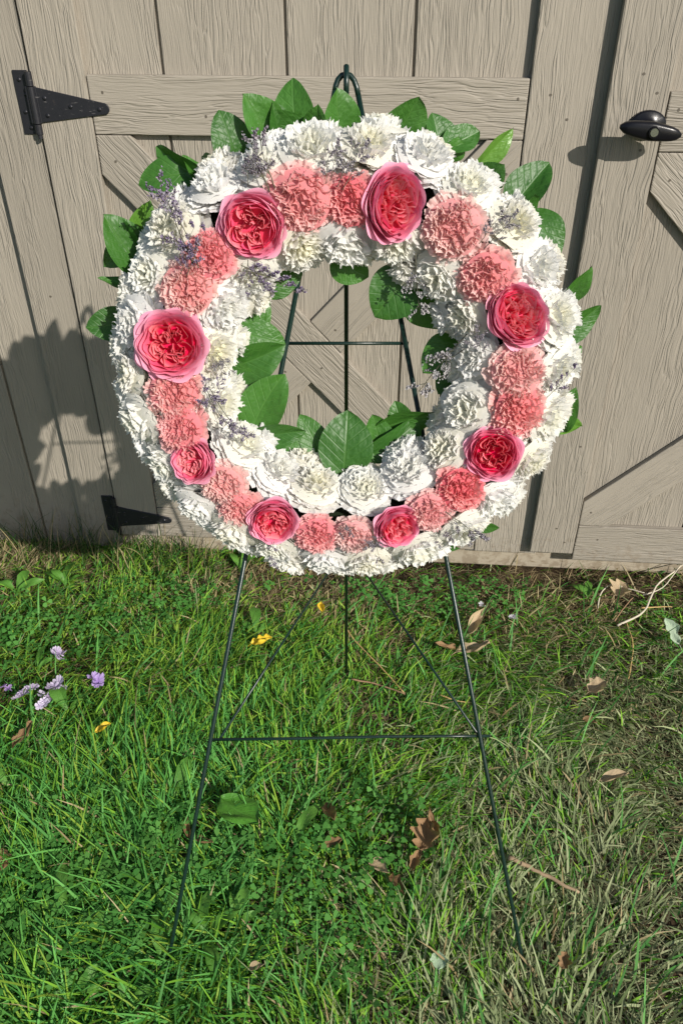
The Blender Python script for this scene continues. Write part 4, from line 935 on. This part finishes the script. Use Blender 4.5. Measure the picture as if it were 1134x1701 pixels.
def stick(name, pts, r, m_, lab, cat, dz=.035, grp=None):
    W = []
    for q in pts:
        p = on_ground(q[0], q[1], .03); W.append(Vector((p.x, p.y, float(gz(p.x, p.y)) + (q[2] if len(q) > 2 else dz))))
    # fill in a smooth line with a little wander
    F_ = []
    for i in range(len(W) - 1):
        p0, p1, p2, p3 = W[max(0, i - 1)], W[i], W[i + 1], W[min(len(W) - 1, i + 2)]
        for t_ in np.linspace(0, 1, 6)[:-1]: F_.append(.5 * ((2 * p1) + (p2 - p0) * t_ + (2 * p0 - 5 * p1 + 4 * p2 - p3) * t_ * t_ + (3 * p1 - p0 - 3 * p2 + p3) * t_ ** 3))
    F_.append(W[-1]); F_ = [p + Vector((random.uniform(-1, 1), random.uniform(-1, 1), random.uniform(-.5, .5))) * r * .35 for p in F_]
    b_ = MB(); c0_ = F_[0].copy(); n = len(F_); b_.tube([p - c0_ for p in F_], [r * (1 - .45 * i / n) * random.uniform(.9, 1.1) for i in range(n)], 8)
    o = b_.build(name, [M[m_]]); o.location = c0_; tag(o, lab, cat, grp); return o
stick('straw_stem', [(572, 1040), (590, 1068), (632, 1112), (670, 1155)], .0026, 'straw', 'long golden straw lying right of the rear wire leg', 'straw')
stick('twig', [(583, 1132), (630, 1142), (672, 1158)], .0026, 'twig', 'thin grey brown twig below the golden straw', 'twig')
stick('straw_stem', [(155, 1268), (172, 1255), (190, 1236)], .0034, 'straw', 'short thick straw at left below a yellow petal', 'straw')
stick('stick', [(845, 1428), (880, 1443), (918, 1462), (962, 1484)], .0058, 'woodchip', 'weathered tan stick on the dry grass right of the right leg', 'stick', .04)
stick('straw_stem', [(730, 1160), (752, 1168), (772, 1172)], .002, 'straw', 'thin yellow straw near the right diagonal brace', 'straw')
stick('root', [(994, 1012, .02), (995, 993, .04), (1012, 978, .05), (1042, 985, .05), (1068, 992, .05)], .0025, 'cord', 'pale root looping leftmost in front of the right door', 'root', .04, 'pale roots by the shed')
stick('root', [(1025, 1040, .03), (1068, 1020, .04), (1086, 985, .06), (1118, 962, .07), (1150, 930, .05)], .0034, 'cord', 'thick pale root curving up beneath the sill at right', 'root', .04, 'pale roots by the shed')
stick('root', [(1066, 992, .04), (1098, 983, .05), (1124, 958, .08)], .0023, 'cord', 'thin pale root joining the thick one below the sill', 'root', .04, 'pale roots by the shed')
stick('root', [(1020, 1032, .03), (1036, 1010, .03), (1050, 996, .04)], .0022, 'twig', 'thin brown root between the two pale loops', 'root', .035, 'pale roots by the shed')
stick('root', [(1064, 1010, .03), (1100, 1008, .03), (1116, 1008, .03)], .0022, 'straw', 'straight tan stem below the pale roots', 'root', .035, 'pale roots by the shed')
stick('root', [(1040, 1030, .02), (1052, 1070, .02), (1046, 1120, .015)], .0024, 'straw', 'dry stem trailing down the lawn from the pale roots', 'root', .03, 'pale roots by the shed')
